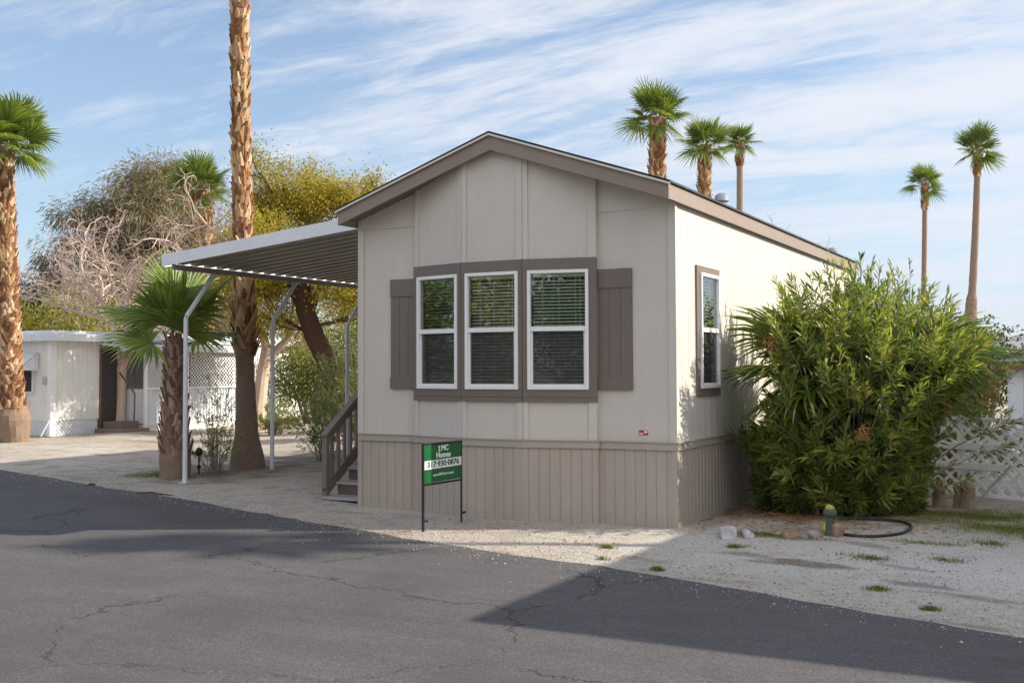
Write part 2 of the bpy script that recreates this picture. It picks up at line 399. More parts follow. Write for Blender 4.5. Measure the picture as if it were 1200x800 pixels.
# belt
bl = MB()
fpath = [(-W, 0), (BL, 0)]+[tuple(p) for p in FP]+[(BR, 0), (0, 0), (0, Lh)]
def offpath(path, d):
    out = []
    for i, p in enumerate(path):
        ns = []
        for a, b_ in ((i-1, i), (i, i+1)):
            if a >= 0 and b_ < len(path):
                t = unit(path[a], path[b_]); ns.append(np.array([t[1], -t[0]]))
        n = sum(ns); n = n/np.linalg.norm(n); c = n.dot(ns[0]); out.append(np.array(p)+n*d/max(c, .3))
    return out
def band(mb, path, z0, z1, d0, d1):
    a, b_ = offpath(path, d0), offpath(path, d1)
    for i in range(len(path)-1):
        A, B, C, D = a[i], a[i+1], b_[i+1], b_[i]
        V = [(*A, z0), (*B, z0), (*C, z0), (*D, z0), (*A, z1), (*B, z1), (*C, z1), (*D, z1)]
        mb.idx(V, [(0, 3, 2, 1), (4, 5, 6, 7), (2, 3, 7, 6), (1, 2, 6, 5), (0, 4, 7, 3)])
band(bl, fpath, .785, .856, -.01, .026)
band(bl, fpath, .857, .872, -.01, .038)
lpath = [(-W, Lh), (-W, 0)]
band(bl, lpath, .785, .871, -.01, .026)
hb(bl, 'belt_trim', MT['belt'], bevel=.002)
# skirting with pressed vertical grooves
sk = MB()
sp_ = offpath(fpath, .004)
for i in range(len(sp_)-1):
    a, b_ = sp_[i], sp_[i+1]; t = unit(a, b_)
    if np.linalg.norm(b_-a) < .1:
        ribbed(sk, a, b_, -.05, .79, 9, 0, .02, (t[1], -t[0]))
    else: ribbed(sk, a, b_, -.05, .79, .115, .007, .015, (t[1], -t[0]), ph=.5)
ribbed(sk, (-W-.004, Lh), (-W-.004, 0), -.05, .79, .102, .009, .022, (-1, 0), ph=.5)
cb = .045
sk.box((-cb, -.014, -.05), (.012, .0, .784)); sk.box((.0045, 0.0, -.05), (.012, cb, .784)); sk.box((-W-.012, -.014, -.05), (-W+cb, -.0045, .784))
hb(sk, 'skirting', MT['skirt'])
# roof
rf = MB()
T = .03
for s in (-1, 1):
    xe = -W/2+s*(W/2+EO+.025)
    pts = [(-W/2, -GO-.03, ZR+.012), (xe, -GO-.03, ztop(xe)+.012), (xe, Lh+.3, ztop(xe)+.012), (-W/2, Lh+.3, ZR+.012)]
    if s < 0: pts = pts[::-1]
    rf.extrude(pts, (0, 0, T-.008))
roof = hb(rf, 'roof', MT['shingle'])
de = MB()
for s in (-1, 1):
    xe = -W/2+s*(W/2+EO+.022)
    de.extrude([(-W/2, -GO-.022, ZR+.011), (xe, -GO-.022, ztop(xe)+.011), (xe, -GO-.022, ztop(xe)-.012), (-W/2, -GO-.022, ZR-.012)], (0, -.010, 0))
hb(de, 'drip_edge', MT['drip'], roof)
sf = MB()
for s in (-1, 1):
    xe = -W/2+s*(W/2+EO-.01)
    pts = [(-W/2, -GO+.01, ZR-.10), (xe, -GO+.01, ztop(xe)-.10), (xe, -.002, ztop(xe)-.10), (-W/2, -.002, ZR-.10)]
    if s < 0: pts = pts[::-1]
    sf.extrude(pts, (0, 0, .06))
hb(sf, 'soffit', MT['soffit'], roof)
fa = MB()
for s in (-1, 1):
    xe = -W/2+s*(W/2+EO)
    zt = lambda x: ztop(x)+.003
    fa.extrude([(-W/2, -GO, ZR+.003), (xe, -GO, zt(xe)), (xe, -GO, ZE0), (-W/2, -GO, ZR-.168)], (0, .028, 0))
    x1 = xe-s*.028
    fa.box((min(xe, x1), -GO+.029, ZE0+.004), (max(xe, x1), Lh+.28, ZE1+.002))
hb(fa, 'fascia', MT['fascia'], bevel=.002)
# roof vents
def vent(base, h, r, r2):
    mb = MB(); x, y, z = base
    mb.tube([(x, y, z-.1), (x, y, z+h*.62)], r, 14)
    mb.tube([(x, y, z+h*.55), (x, y, z+h*.62), (x, y, z+h*.88), (x, y, z+h)], [r2*.8, r2, r2, r2*.55], 16)
    hb(mb, 'roof_vent', MT['galv'], roof, smooth=False)
pv = pln(846, 243, 0, -.62); vent((-.62, pv[1], ztop(-.62)), .27, .055, .095)
pv = pln(975, 297, 0, -.62); vent((-.62, pv[1], ztop(-.62)), .20, .085, .10)

# window band frames, shutters
tr = MB()
def fbox(mb, i, s0, s1, z0, z1, d0, d1):
    """box on facet i: s along it, d outwards"""
    a, b_ = Vector(FP[i]), Vector(FP[i+1]); t = (b_-a).normalized(); o = Vector((t.y, -t.x))
    P = [a+t*s0+o*d0, a+t*s1+o*d0, a+t*s1+o*d1, a+t*s0+o*d1]
    V = [(p.x, p.y, z0) for p in P]+[(p.x, p.y, z1) for p in P]
    mb.idx(V, [(0, 3, 2, 1), (4, 5, 6, 7), (0, 1, 5, 4), (1, 2, 6, 5), (2, 3, 7, 6), (3, 0, 4, 7)])
def s_at(i, u):
    a, b_ = FP[i], FP[i+1]; d = ray(u, 400); e = unit(a, b_)
    A = np.array([[d[0], -e[0]], [d[1], -e[1]]]); s = np.linalg.solve(A, a-CAM[:2]); return s[1]
wins = []
for i, (ua, ub) in enumerate(((491.3, 538), (546.8, 608.6), (618.8, 690.6))):
    s0, s1 = s_at(i, ua), s_at(i, ub); Ln = np.linalg.norm(FP[i+1]-FP[i]); wins.append((i, s0, s1))
    print('win', i, s0, s1, Ln)
    e0 = .0 if i else -.004; e1 = Ln+(.004 if i == 2 else 0)
    fbox(tr, i, e0, e1, 2.677, 2.80, -.03, .030)
    fbox(tr, i, e0, e1, WZ0+.048, 1.402, -.03, .030)
    fbox(tr, i, e0, e1, WZ0, WZ0+.045, -.03, .036)
    fbox(tr, i, e0, s0, 1.4025, 2.6765, -.03, .030); fbox(tr, i, s1, e1, 1.4025, 2.6765, -.03, .030)
hb(tr, 'window_surround', MT['trim'], bevel=.002)
def sash_window(place, wd, z0, z1, rot, name='window'):
    """two-sash window in local coordinates: x along, -y outwards, placed at 'place' (x,y) turned by rot"""
    fw = .035; zm = z0+(z1-z0)*.505
    f = MB()
    f.box((0, -.045, z0), (fw, .03, z1)); f.box((wd-fw, -.045, z0), (wd, .03, z1))
    f.box((fw, -.045, z1-fw), (wd-fw, .03, z1)); f.box((fw, -.045, z0), (wd-fw, .03, z0+fw))
    f.box((fw, -.040, zm-.022), (wd-fw, .03, zm+.028))
    k = .022   # lower sash stile
    f.box((fw, -.022, z0+fw), (fw+k, .02, zm-.022)); f.box((wd-fw-k, -.022, z0+fw), (wd-fw, .02, zm-.022))
    f.box((fw+k, -.022, z0+fw), (wd-fw-k, .02, z0+fw+k))
    w = f.build(name, MT['white'], home, bevel=.002)
    w.location = (place[0]+W/2, place[1], 0); w.rotation_euler.z = rot
    g = MB(); g.box((fw, -.012, zm+.028), (wd-fw, -.008, z1-fw)); g.box((fw+k, .006, z0+fw+k), (wd-fw-k, .010, zm-.022))
    g.build('glass', MT['glass'], w)
    s = MB(); s.face([(fw+k, -.013, z0+fw+k), (wd-fw-k, -.013, z0+fw+k), (wd-fw-k, -.013, zm-.022), (fw+k, -.013, zm-.022)])
    s.build('insect_screen', MT['screen'], w)
    b_ = MB(); z = z0+fw+.03; t = R(38); q = .0135
    while z < z1-fw-.045:
        dz, dy = math.sin(t)*q, math.cos(t)*q
        b_.face([(fw+.012, .052-dy, z-dz), (wd-fw-.012, .052-dy, z-dz), (wd-fw-.012, .052+dy, z+dz), (fw+.012, .052+dy, z+dz)]); z += .0365
    b_.box((fw+.005, .035, z1-fw-.035), (wd-fw-.005, .075, z1-fw-.002))
    b_.box((fw+.012, .038, z0+fw+.004), (wd-fw-.012, .066, z0+fw+.018))
    for x in (.2, .5, .8):
        xx = fw+(wd-2*fw)*x; b_.box((xx-.002, .037, z0+fw+.01), (xx+.002, .040, z1-fw-.03))
    b_.box((wd-fw-.07, .034, zm-.2), (wd-fw-.064, .038, z1-fw-.03))
    b_.build('blind', MT['blind'], w)
    return w
for i, s0, s1 in wins:
    a, b_ = FP[i], FP[i+1]; e = unit(a, b_); p = a+e*s0
    sash_window(p, s1-s0, 1.403, 2.676, math.atan2(e[1], e[0]))
sash_window((0, RW0+.075), RW1-RW0-.075-.01, 1.405, 2.66, PI/2)
rt = MB()
rt.box((-.01, RW0-.02, 2.662), (.022, RW1+.045, 2.735)); rt.box((-.01, RW0-.02, 1.32), (.022, RW1+.045, 1.403))
rt.box((-.01, RW0-.02, 1.4035), (.022, RW0+.074, 2.6615)); rt.box((-.01, RW1-.009, 1.4035), (.022, RW1+.045, 2.6615))
hb(rt, 'window_surround', MT['trim'], bevel=.002)
for x0, x1 in ((-3.493, BL+.004), (BR+.002, -.466)):
    s = MB(); z0, z1 = 1.40, 2.67
    s.box((x0, -.016, z0), (x1, -.001, z1))
    n = 3; w_ = (x1-x0)/n
    for k in range(n): s.box((x0+.002+k*w_, -.022, z0+.01), (x0+(k+1)*w_-.002, -.0165, z1-.01))
    s.box((x0-.001, -.034, z1-.20), (x1+.001, -.0225, z1+.001)); s.box((x0-.001, -.034, z0-.001), (x1+.001, -.0225, z0+.135))
    hb(s, 'shutter', MT['trim'], bevel=.0015)
st = MB(); st.box((-.405, -.004, .935), (-.305, -.0005, .985)); stk = hb(st, 'warning_sticker', MT['red'])
st = MB(); st.box((-.345, -.0055, .958), (-.312, -.0042, .980)); st.box((-.398, -.0055, .945), (-.355, -.0042, .957)); st.box((-.36, -.0055, .99), (-.31, -.0012, .993))
o = hb(st, 'sticker_print', MT['signw'], stk)

# ------------------------------------------------------------------ carport awning
AX0, AX1, AY0, AY1 = -7.97, -3.80, .78, 8.3
def az(x): return 3.115+(x-AX0)*.0945
aw = empty('carport_awning', (AX0, AY0, 0), 'long white metal carport awning with grey ribbed underside on bent posts beside the beige home', 'awning')
sh = MB()
y = AY0+.03; rib = .265
ys = []
while y < AY1-.05:
    ys += [(y, .046), (y+.105, .046), (y+.113, .012), (y+.247, .012), (y+.257, .046)]; y += rib
V = []; F = []
for (yy, h) in ys:
    for x in (AX0+.13, AX1): V.append((x, yy, az(x)+h))
for i in range(len(ys)-1): F.append((2*i, 2*i+1, 2*i+3, 2*i+2))
sh.idx(V, F)
hb(sh, 'roof_sheet', MT['pan'], aw)
fr = MB()
fr.extrude([(AX0-.03, AY0, az(AX0)-.01), (AX1, AY0, az(AX1)-.01), (AX1, AY0, az(AX1)+.17), (AX0-.03, AY0, az(AX0)+.155)], (0, .028, 0))
hb(fr, 'fascia', MT['metalw'], aw, bevel=.003); fr = MB()
fr.extrude([(AX0-.03, AY1, az(AX0)-.01), (AX1, AY1, az(AX1)-.01), (AX1, AY1, az(AX1)+.17), (AX0-.03, AY1, az(AX0)+.155)], (0, .028, 0))
hb(fr, 'fascia', MT['metalw'], aw, bevel=.003)
gu = MB()
gu.box((AX0+.13, AY0+.029, az(AX0)-.060), (AX0+.17, AY1-.001, az(AX0)+.018))
hb(gu, 'beam', MT['pan'], aw, bevel=.003)
gu = MB(); gu.box((AX0-.03, AY0+.029, az(AX0)-.02), (AX0-.01, AY1-.001, az(AX0)+.15)); gu.box((AX0-.0095, AY0+.029, az(AX0)-.02), (AX0+.125, AY1-.001, az(AX0)-.012)); hb(gu, 'gutter', MT['white'], aw)
for py in (1.08, 2.97, 4.95):
    p = MB(); X = AX0+.15
    p.tube([(X, py, -.02), (X, py, 2.36), (X, py+.03, 2.42), (X, py+.57, 3.05)], .034, 12)
    p.box((X-.06, py-.06, 0), (X+.06, py+.06, .012)); p.box((X-.05, py+.50, 3.03), (X+.05, py+.64, 3.045))
    hb(p, 'post', MT['post'], aw, smooth=False)

# ------------------------------------------------------------------ porch steps
ps = empty('porch_steps', (-4.3, .3, 0), 'taupe wooden porch steps with a slatted handrail beside the beige home', 'steps')
SX0, SX1 = -4.66, -3.975
rise, run = .163, .235
for k in range(5):
    t = MB(); y0 = .22+k*run
    t.box((SX0+(.03 if k else -.02), y0-.02, .03+k*rise-.002), (SX1, y0+run+.01, .03+k*rise+.032)); hb(t, 'tread', MT['tread'], ps, bevel=.004)
    if k:
        t = MB(); t.box((SX0+.04, y0, .035+(k-1)*rise+.03), (SX1, y0+.018, .03+k*rise-.003)); hb(t, 'riser', MT['riser'], ps)
t = MB(); t.box((SX0+.02, .22+5*run, .0), (SX1, 2.7, .85)); hb(t, 'landing', MT['wood'], ps, bevel=.004)
def rail_y(y, off): return off+(y-.25)*.66
for xr in (SX0-.0,):
    t = MB(); t.box((xr-.035, .235, .0), (xr+.035, .305, .80)); hb(t, 'newel_post', MT['wood'], ps, bevel=.004)
    t = MB(); t.beam((xr, .22, .80), (xr, 1.42, .80+1.2*.70), .09, .036); t.beam((xr, .25, .745), (xr, 1.42, .745+1.17*.70), .035, .085); hb(t, 'handrail', MT['wood'], ps, bevel=.004)
    t = MB(); t.beam((xr, .24, .11), (xr, 1.42, .11+1.18*.70), .04, .13); hb(t, 'bottom_rail', MT['wood'], ps, bevel=.004)
    for k in range(8):
        y = .39+k*.128; z0 = .11+(y-.24)*.70+.06; z1 = .745+(y-.25)*.70-.03
        t = MB(); t.box((xr-.017, y-.017, z0), (xr+.017, y+.017, z1)); hb(t, 'baluster', MT['wood'], ps)
    t = MB(); t.box((xr-.035, 1.36, 0), (xr+.035, 1.43, 1.72)); hb(t, 'newel_post', MT['wood'], ps, bevel=.004)

# ------------------------------------------------------------------ yard sign
sg = empty('yard_sign', (-2.19, -1.37, 0), 'green and white homes-for-sale sign on a thin black stake frame beside the road edge', 'sign')
A = gnd(494, 619); A = np.array([-2.19, -1.35]); B = np.array([-2.19, -.60])
frm = MB()
frm.tube([(*A, -.05), (*A, .875)], .015, 8); frm.tube([(*B, -.05), (*B, .865)], .011, 8)
for z in (.868, .462): frm.beam((*A, z), (*B, z-.01), .018, .02)
for P in (A, B): frm.box((P[0]-.01, P[1]-.005, .09), (P[0]+.012, P[1]+.075, .112))
hb(frm, 'frame', MT['black'], sg)
pn = MB(); pn.box((-2.198, A[1]+.012, .475), (-2.184, B[1]-.012, .855)); panel = hb(pn, 'panel', MT['green'], sg)
st_ = MB(); st_.box((-2.183, A[1]+.014, .612), (-2.181, B[1]-.014, .700)); hb(st_, 'white_band', MT['signw'], panel)
def text(s, size, cy, z, mat, name, sx=1., bold=.0, bev=0.):
    c = bpy.data.curves.new(name, 'FONT'); c.body = s; c.size = size; c.align_x = 'CENTER'; c.align_y = 'CENTER'; c.extrude = .0006; c.offset = bold; c.bevel_depth = bev
    to = bpy.data.objects.new('tmp', c); col.objects.link(to); bpy.context.view_layer.update()
    me = bpy.data.meshes.new_from_object(to.evaluated_get(bpy.context.evaluated_depsgraph_get())); bpy.data.objects.remove(to)
    me.materials.clear(); me.materials.append(mat)
    Mx = Matrix(((0, 0, 1, -2.180), (sx, 0, 0, cy), (0, 1, 0, z), (0, 0, 0, 1)))
    me.transform(Mx); o = bpy.data.objects.new(name, me); col.objects.link(o); o.parent = panel
    return o
cy = (A[1]+B[1])/2
def serif_word(s, size, cyy, z):
    o = text(s, size, cyy, z, MT['signw'], 'lettering', 1.25, 0., .0022)
    return o
_MPI = sg.matrix_basis.inverted()
for o in (serif_word('MC', .078, cy+.026, .812), serif_word('Homes', .078, cy, .742), text('317·930·0876', .080, cy, .656, MT['signd'], 'phone_number', 1.42, 0., .0017),
          text('www.IMCHomes.com', .036, cy, .548, MT['signw'], 'web_address', 1.25, .001)):
    pass
sb_ = MB(); a_, b_ = cy-.098, cy-.062; c_ = (a_+b_)/2; z0, z1 = .783, .838
sb_.extrude([(-2.182, y, z) for y, z in ((a_, z0), (b_, z0), (b_, z0+.012), (c_+.009, z0+.012), (c_+.009, z1-.012), (b_, z1-.012), (b_, z1), (a_, z1), (a_, z1-.012), (c_-.009, z1-.012), (c_-.009, z0+.012), (a_, z0+.012))], (.0022, 0, 0))
hb(sb_, 'lettering', MT['signw'], panel)

# ------------------------------------------------------------------ GROUND, ROAD
ROADP = [(-60, 17.5), (-30, 7.2), (-18, 3.25), (-12.12, 1.29), (-8.99, .32), (-6.8, -.28), (-4.71, -.95), (-2.8, -1.58), (-1.61, -1.93), (.12, -2.30), (1.67, -2.80), (3.37, -3.33), (7, -4.45), (14, -6.6), (40, -14.5), (90, -30)]
def road_y(x):
    for (a, b_), (c, d) in zip(ROADP, ROADP[1:]):
        if a <= x <= c: return b_+(d-b_)*(x-a)/(c-a)
    return ROADP[-1][1]
def hn(x, s=1.): return math.sin(x*s*3.1)*.5+math.sin(x*s*7.7+1.3)*.3+math.sin(x*s*17.3+.6)*.2
# gravel ground
m, nt, b = new_mat('gravel_ground'); v = coords(nt)
big = noise(nt, v, .35, 5, .6); mid = noise(nt, v, 2.2, 6, .6); fine = noise(nt, v, 55, 4, .7); fine2 = noise(nt, v, 18, 5, .7)
c0 = ramp(nt, big, [(.3, (.42, .355, .285)), (.55, (.53, .48, .41)), (.75, (.60, .565, .51))])
c0 = mix(nt, ramp(nt, mid, [(.52, 0), (.64, .62)]), c0, (.30, .235, .175))
c0 = mix(nt, ramp(nt, noise(nt, coords(nt, (1, 2.6, 1), (0, 0, R(17))), 1.1, 7, .68, .4), [(.57, 0), (.66, .6)]), c0, (.24, .18, .13))
c0 = mix(nt, .85, c0, ramp(nt, fine, [(.30, .50), (.5, .92), (.72, 1.25)]), 'MULTIPLY')
c0 = mix(nt, .6, c0, ramp(nt, fine2, [(.3, .72), (.65, 1.15)]), 'MULTIPLY')
tc = N(nt, 'ShaderNodeTexCoord'); sx = N(nt, 'ShaderNodeSeparateXYZ'); L(nt, tc.outputs['Object'], sx.inputs[0])
def blob(cx, cy_, rx, ry, th=1., rot=0.):
    vm = N(nt, 'ShaderNodeMapping', vector_type='TEXTURE'); vm.inputs['Location'].default_value = (cx, cy_, 0); vm.inputs['Rotation'].default_value = (0, 0, rot); vm.inputs['Scale'].default_value = (rx, ry, 1e6)
    L(nt, tc.outputs['Object'], vm.inputs[0]); ln = N(nt, 'ShaderNodeVectorMath', operation='LENGTH'); L(nt, vm.outputs[0], ln.inputs[0])
    q = math_(nt, 'SUBTRACT', 1.25, ln.outputs['Value']); q = math_(nt, 'ADD', q, math_(nt, 'MULTIPLY', math_(nt, 'SUBTRACT', mid, .5), 2.4))
    q2 = N(nt, 'ShaderNodeClamp'); L(nt, math_(nt, 'MULTIPLY', q, th), q2.inputs[0]); return q2.outputs[0]
for a in ((3.2, -1.1, 3.4, 1.9, .55), (-3.5, .2, 5.0, 1.3, .12)): c0 = mix(nt, math_(nt, 'MULTIPLY', blob(*a[:4], .8), a[4]), c0, mix(nt, .9, (.70, .69, .68), ramp(nt, fine, [(.30, .62), (.5, .95), (.72, 1.2)]), 'MULTIPLY'))
# leaf-litter soil under the shrubs
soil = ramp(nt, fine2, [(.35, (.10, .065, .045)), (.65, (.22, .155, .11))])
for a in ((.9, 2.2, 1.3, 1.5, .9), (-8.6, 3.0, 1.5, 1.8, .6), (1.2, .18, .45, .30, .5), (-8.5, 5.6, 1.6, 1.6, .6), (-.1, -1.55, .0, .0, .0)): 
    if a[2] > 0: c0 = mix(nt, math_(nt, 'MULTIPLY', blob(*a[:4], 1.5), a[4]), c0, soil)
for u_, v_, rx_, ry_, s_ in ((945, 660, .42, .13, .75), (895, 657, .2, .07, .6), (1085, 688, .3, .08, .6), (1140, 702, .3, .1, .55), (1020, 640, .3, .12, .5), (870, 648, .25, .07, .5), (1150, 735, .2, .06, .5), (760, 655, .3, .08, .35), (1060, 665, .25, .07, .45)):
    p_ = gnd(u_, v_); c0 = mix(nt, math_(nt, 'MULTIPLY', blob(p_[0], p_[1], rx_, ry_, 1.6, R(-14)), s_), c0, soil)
# thin grass stain
gr = ramp(nt, fine2, [(.3, (.10, .13, .03)), (.7, (.24, .25, .08))])
GRASS = [(2.7, 2.5, 1.3, .8, .75), (1.0, -.25, .50, .13, .8), (2.35, .05, .35, .10, .5), (-8.95, 1.75, .50, .30, .7), (3.2, 1.3, .9, .7, .6), (2.3, 1.4, .5, .25, .5)]
for a in GRASS: c0 = mix(nt, math_(nt, 'MULTIPLY', blob(*a[:4], 1.2), a[4]), c0, gr)
L(nt, c0, b.inputs['Base Color']); b.inputs['Roughness'].default_value = .95; b.inputs['Specular IOR Level'].default_value = .15
bump(nt, b, math_(nt, 'ADD', fine, math_(nt, 'MULTIPLY', fine2, 1.5)), .65, .02); MT['gravel'] = m
# near ground is gently uneven; far ground is a flat sheet meeting it
GX0, GX1, GY0, GY1 = -46., 22., -30., 34.
def gz_at(x, y):
    d = y-road_y(x)
    if d < .3 and y > -30: k = 0.
    k = min(1, max(0, (d-.35)/1.2)) if d > 0 else min(1, max(0, (-d-9)/1.2))
    e = min(1, max(0, min(x-GX0, GX1-x, y-GY0, GY1-y)/4))
    if -4.4 < x < .5 and -.6 < y < 9.6: k *= .0
    return k*e*.022*(math.sin(x*.9+y*.5)+math.sin(y*1.3-x*.4+1.)+.6*math.sin(x*2.3+y*1.9))-.004*0
nx, ny = 170, 160
xs = np.linspace(GX0, GX1, nx); ysg = np.linspace(GY0, GY1, ny)
V = [(x, y, gz_at(x, y)) for y in ysg for x in xs]
F = [(j*nx+i, j*nx+i+1, (j+1)*nx+i+1, (j+1)*nx+i) for j in range(ny-1) for i in range(nx-1)]
n0 = len(V); BIG = 14000
V += [(-BIG, -BIG, 0), (BIG, -BIG, 0), (BIG, BIG, 0), (-BIG, BIG, 0)]
c00, c10, c11, c01 = 0, nx-1, ny*nx-1, (ny-1)*nx
gm = MB(); gm.v = V; gm.f = F+[tuple([n0, n0+1]+list(range(c10, c00-1, -1))), tuple([n0+1, n0+2]+[k*nx+nx-1 for k in range(ny-1, -1, -1)]), tuple([n0+2, n0+3]+list(range(c01, c11+1))), tuple([n0+3, n0]+[k*nx for k in range(0, ny)])]
gm.a = [.5]*len(gm.f); gm.mi = [0]*len(gm.f)
tag(gm.build('ground', MT['gravel'], smooth=True), 'pale gravel and sandy ground around the homes', kind='structure')
# asphalt
m, nt, b = new_mat('aged_asphalt'); v = coords(nt)
big = noise(nt, v, .28, 4, .55); mid = noise(nt, v, 1.6, 6, .6); fine = noise(nt, v, 95, 3, .7); f2 = noise(nt, v, 38, 3, .6)
c0 = ramp(nt, big, [(.3, (.096, .091, .092)), (.7, (.126, .120, .120))])
c0 = mix(nt, .5, c0, ramp(nt, mid, [(.3, .80), (.7, 1.12)]), 'MULTIPLY')
c0 = mix(nt, 1., c0, ramp(nt, fine, [(.30, .62), (.52, .95), (.72, 1.65)]), 'MULTIPLY')
c0 = mix(nt, .5, c0, ramp(nt, f2, [(.35, .78), (.7, 1.25)]), 'MULTIPLY')
c0 = mix(nt, ramp(nt, noise(nt, coords(nt, (.8, 1.3, 1), (0, 0, R(17))), .9, 7, .7, .6), [(.50, 0), (.62, .38)]), c0, (.075, .07, .07))
c0 = mix(nt, ramp(nt, noise(nt, coords(nt), 3.1, 5, .6), [(.69, 0), (.74, .5)]), c0, (.05, .046, .045))
# streaks along the sealer
vs = coords(nt, (.35, 4.0, 1), (0, 0, R(18))); stn = noise(nt, vs, 1.3, 4, .6); c0 = mix(nt, .35, c0, ramp(nt, stn, [(.35, .82), (.65, 1.12)]), 'MULTIPLY')
def cracks(scale, w, lo, seed, amp):
    mp = N(nt, 'ShaderNodeMapping'); tcc = N(nt, 'ShaderNodeTexCoord'); L(nt, tcc.outputs['Object'], mp.inputs[0]); mp.inputs['Location'].default_value = (seed, seed*.7, 0); mp.inputs['Scale'].default_value = (1, 1, .0)
    wn = N(nt, 'ShaderNodeTexNoise'); wn.inputs['Scale'].default_value = 1.7; wn.inputs['Detail'].default_value = 6; wn.inputs['Roughness'].default_value = .7; L(nt, mp.outputs[0], wn.inputs['Vector'])
    va = N(nt, 'ShaderNodeVectorMath', operation='MULTIPLY_ADD'); L(nt, wn.outputs['Color'], va.inputs[0]); va.inputs[1].default_value = (amp, amp, 0); L(nt, mp.outputs[0], va.inputs[2])
    vo = N(nt, 'ShaderNodeTexVoronoi', feature='DISTANCE_TO_EDGE'); vo.inputs['Scale'].default_value = scale; L(nt, va.outputs[0], vo.inputs['Vector'])
    line = ramp(nt, vo.outputs['Distance'], [(0, 1), (w, 1), (w*2.2, 0)])
    msk = ramp(nt, noise(nt, mp.outputs[0], .8, 3, .6), [(lo, 0), (lo+.09, 1)])
    return mix(nt, 1., line, msk, 'MULTIPLY')
ck = cracks(.40, .0022, .43, 3.1, .8); ck2 = cracks(1.3, .0028, .60, 11.7, .5)
c0 = mix(nt, math_(nt, 'MULTIPLY', ck, .75), c0, (.03, .028, .027)); c0 = mix(nt, math_(nt, 'MULTIPLY', ck2, .6), c0, (.03, .028, .027))
spk = ramp(nt, noise(nt, coords(nt, (1.2, 5, 1), (0, 0, R(-12))), 2.4, 4, .62), [(.735, 0), (.765, 1)])
c0 = mix(nt, math_(nt, 'MULTIPLY', spk, .55), c0, (.34, .31, .26))
L(nt, c0, b.inputs['Base Color']); b.inputs['Roughness'].default_value = .88; b.inputs['Specular IOR Level'].default_value = .25
hgt = math_(nt, 'SUBTRACT', fine, math_(nt, 'MULTIPLY', ck, 2.)); bump(nt, b, hgt, .55, .006); MT['asphalt'] = m
rd = MB(); V = []; F = []
xs = [-60+.15*i for i in range(1001)]
for x in xs:
    n_ = road_y(x)+hn(x, .55)*.045+hn(x, 4.)*.018+random.uniform(-.012, .012); s_ = road_y(x)-8.4+hn(x+3, .6)*.05
    V += [(x, n_, .004), (x, n_-.10, .016), (x, s_+.1, .016), (x, s_, .004)]
for i in range(len(xs)-1):
    for k in range(3): F.append((4*i+k, 4*i+k+1, 4*i+k+5, 4*i+k+4)[::-1])
rd.idx(V, [tuple(reversed(f)) for f in F])
tag(rd.build('road', MT['asphalt'], smooth=True), 'cracked aged grey asphalt road', kind='structure')

# loose stones (stuff)
def scatter_stones(n):
    Vs = []; Fs = []; va = []
    oct_ = np.array([(1, 0, 0), (0, 1, 0), (-1, 0, 0), (0, -1, 0), (0, 0, .8), (0, 0, -.5)])
    fo = np.array([(0, 1, 4), (1, 2, 4), (2, 3, 4), (3, 0, 4), (1, 0, 5), (2, 1, 5), (3, 2, 5), (0, 3, 5)])
    k = 0
    while k < n:
        x = rng.uniform(-11, 5); dy = abs(rng.normal(0, 1.1)) if rng.random() < .72 else (rng.uniform(0, 4.5) if rng.random() < .8 else -abs(rng.normal(0, .28)))
        y = road_y(x)+dy*1.0-.12*rng.random()
        if -3.98 < x < .03 and y > -.25: continue
        s = rng.uniform(.003, .0085)*(1.9 if rng.random() < .05 else 1); J = oct_*rng.uniform(.6, 1.3, (6, 3))*s
        a = rng.uniform(0, 6.28); c, sn = math.cos(a), math.sin(a); J = J@np.array([[c, -sn, 0], [sn, c, 0], [0, 0, 1]])
        z = gz_at(x, y)+ (.018 if y < road_y(x) else .002)
        Vs.append(J+np.array([x, y, z+s*.3])); Fs.append(fo+6*k); va += [rng.random()]*8; k += 1
    return np.vstack(Vs), np.vstack(Fs), va
V, F, va = scatter_stones(15000)
MT['pebble'] = barkmat('pebble', [(.1, (.25, .21, .17)), (.5, (.46, .42, .36)), (.95, (.66, .63, .58))], (20, 20, 20), .9, .1)
tag(np_mesh('loose_gravel', V, F, va, MT['pebble']), 'loose gravel stones scattered along the road edge', kind='stuff')
# dry debris (stuff)
V = []; F = []; va = []
for k in range(2600):
    x = rng.uniform(-4, 5.2); y = road_y(x)+rng.uniform(.05, 3.2)
    if (-4.0 < x < .05 and y > -.2) or math.sin(x*2.1+y*3.)+math.sin(x*5.3-y*4.1) < rng.uniform(-.4, 1.6): continue
    z = gz_at(x, y)+.006; t = rng.uniform(0, 6.28); l = rng.uniform(.006, .028); w = rng.uniform(.002, .006); c, s = math.cos(t), math.sin(t); i = len(V); e = rng.uniform(0, .008)
    V += [(x-c*l, y-s*l, z), (x+s*w, y-c*w, z+e), (x+c*l, y+s*l, z+e*.5), (x-s*w, y+c*w, z)]; F.append((i, i+1, i+2, i+3)); va.append(rng.random()*.6)
tag(np_mesh('dry_debris', V, F, va, MT['deadleaf']), 'bits of dry leaf and bark on the pale gravel', kind='stuff')
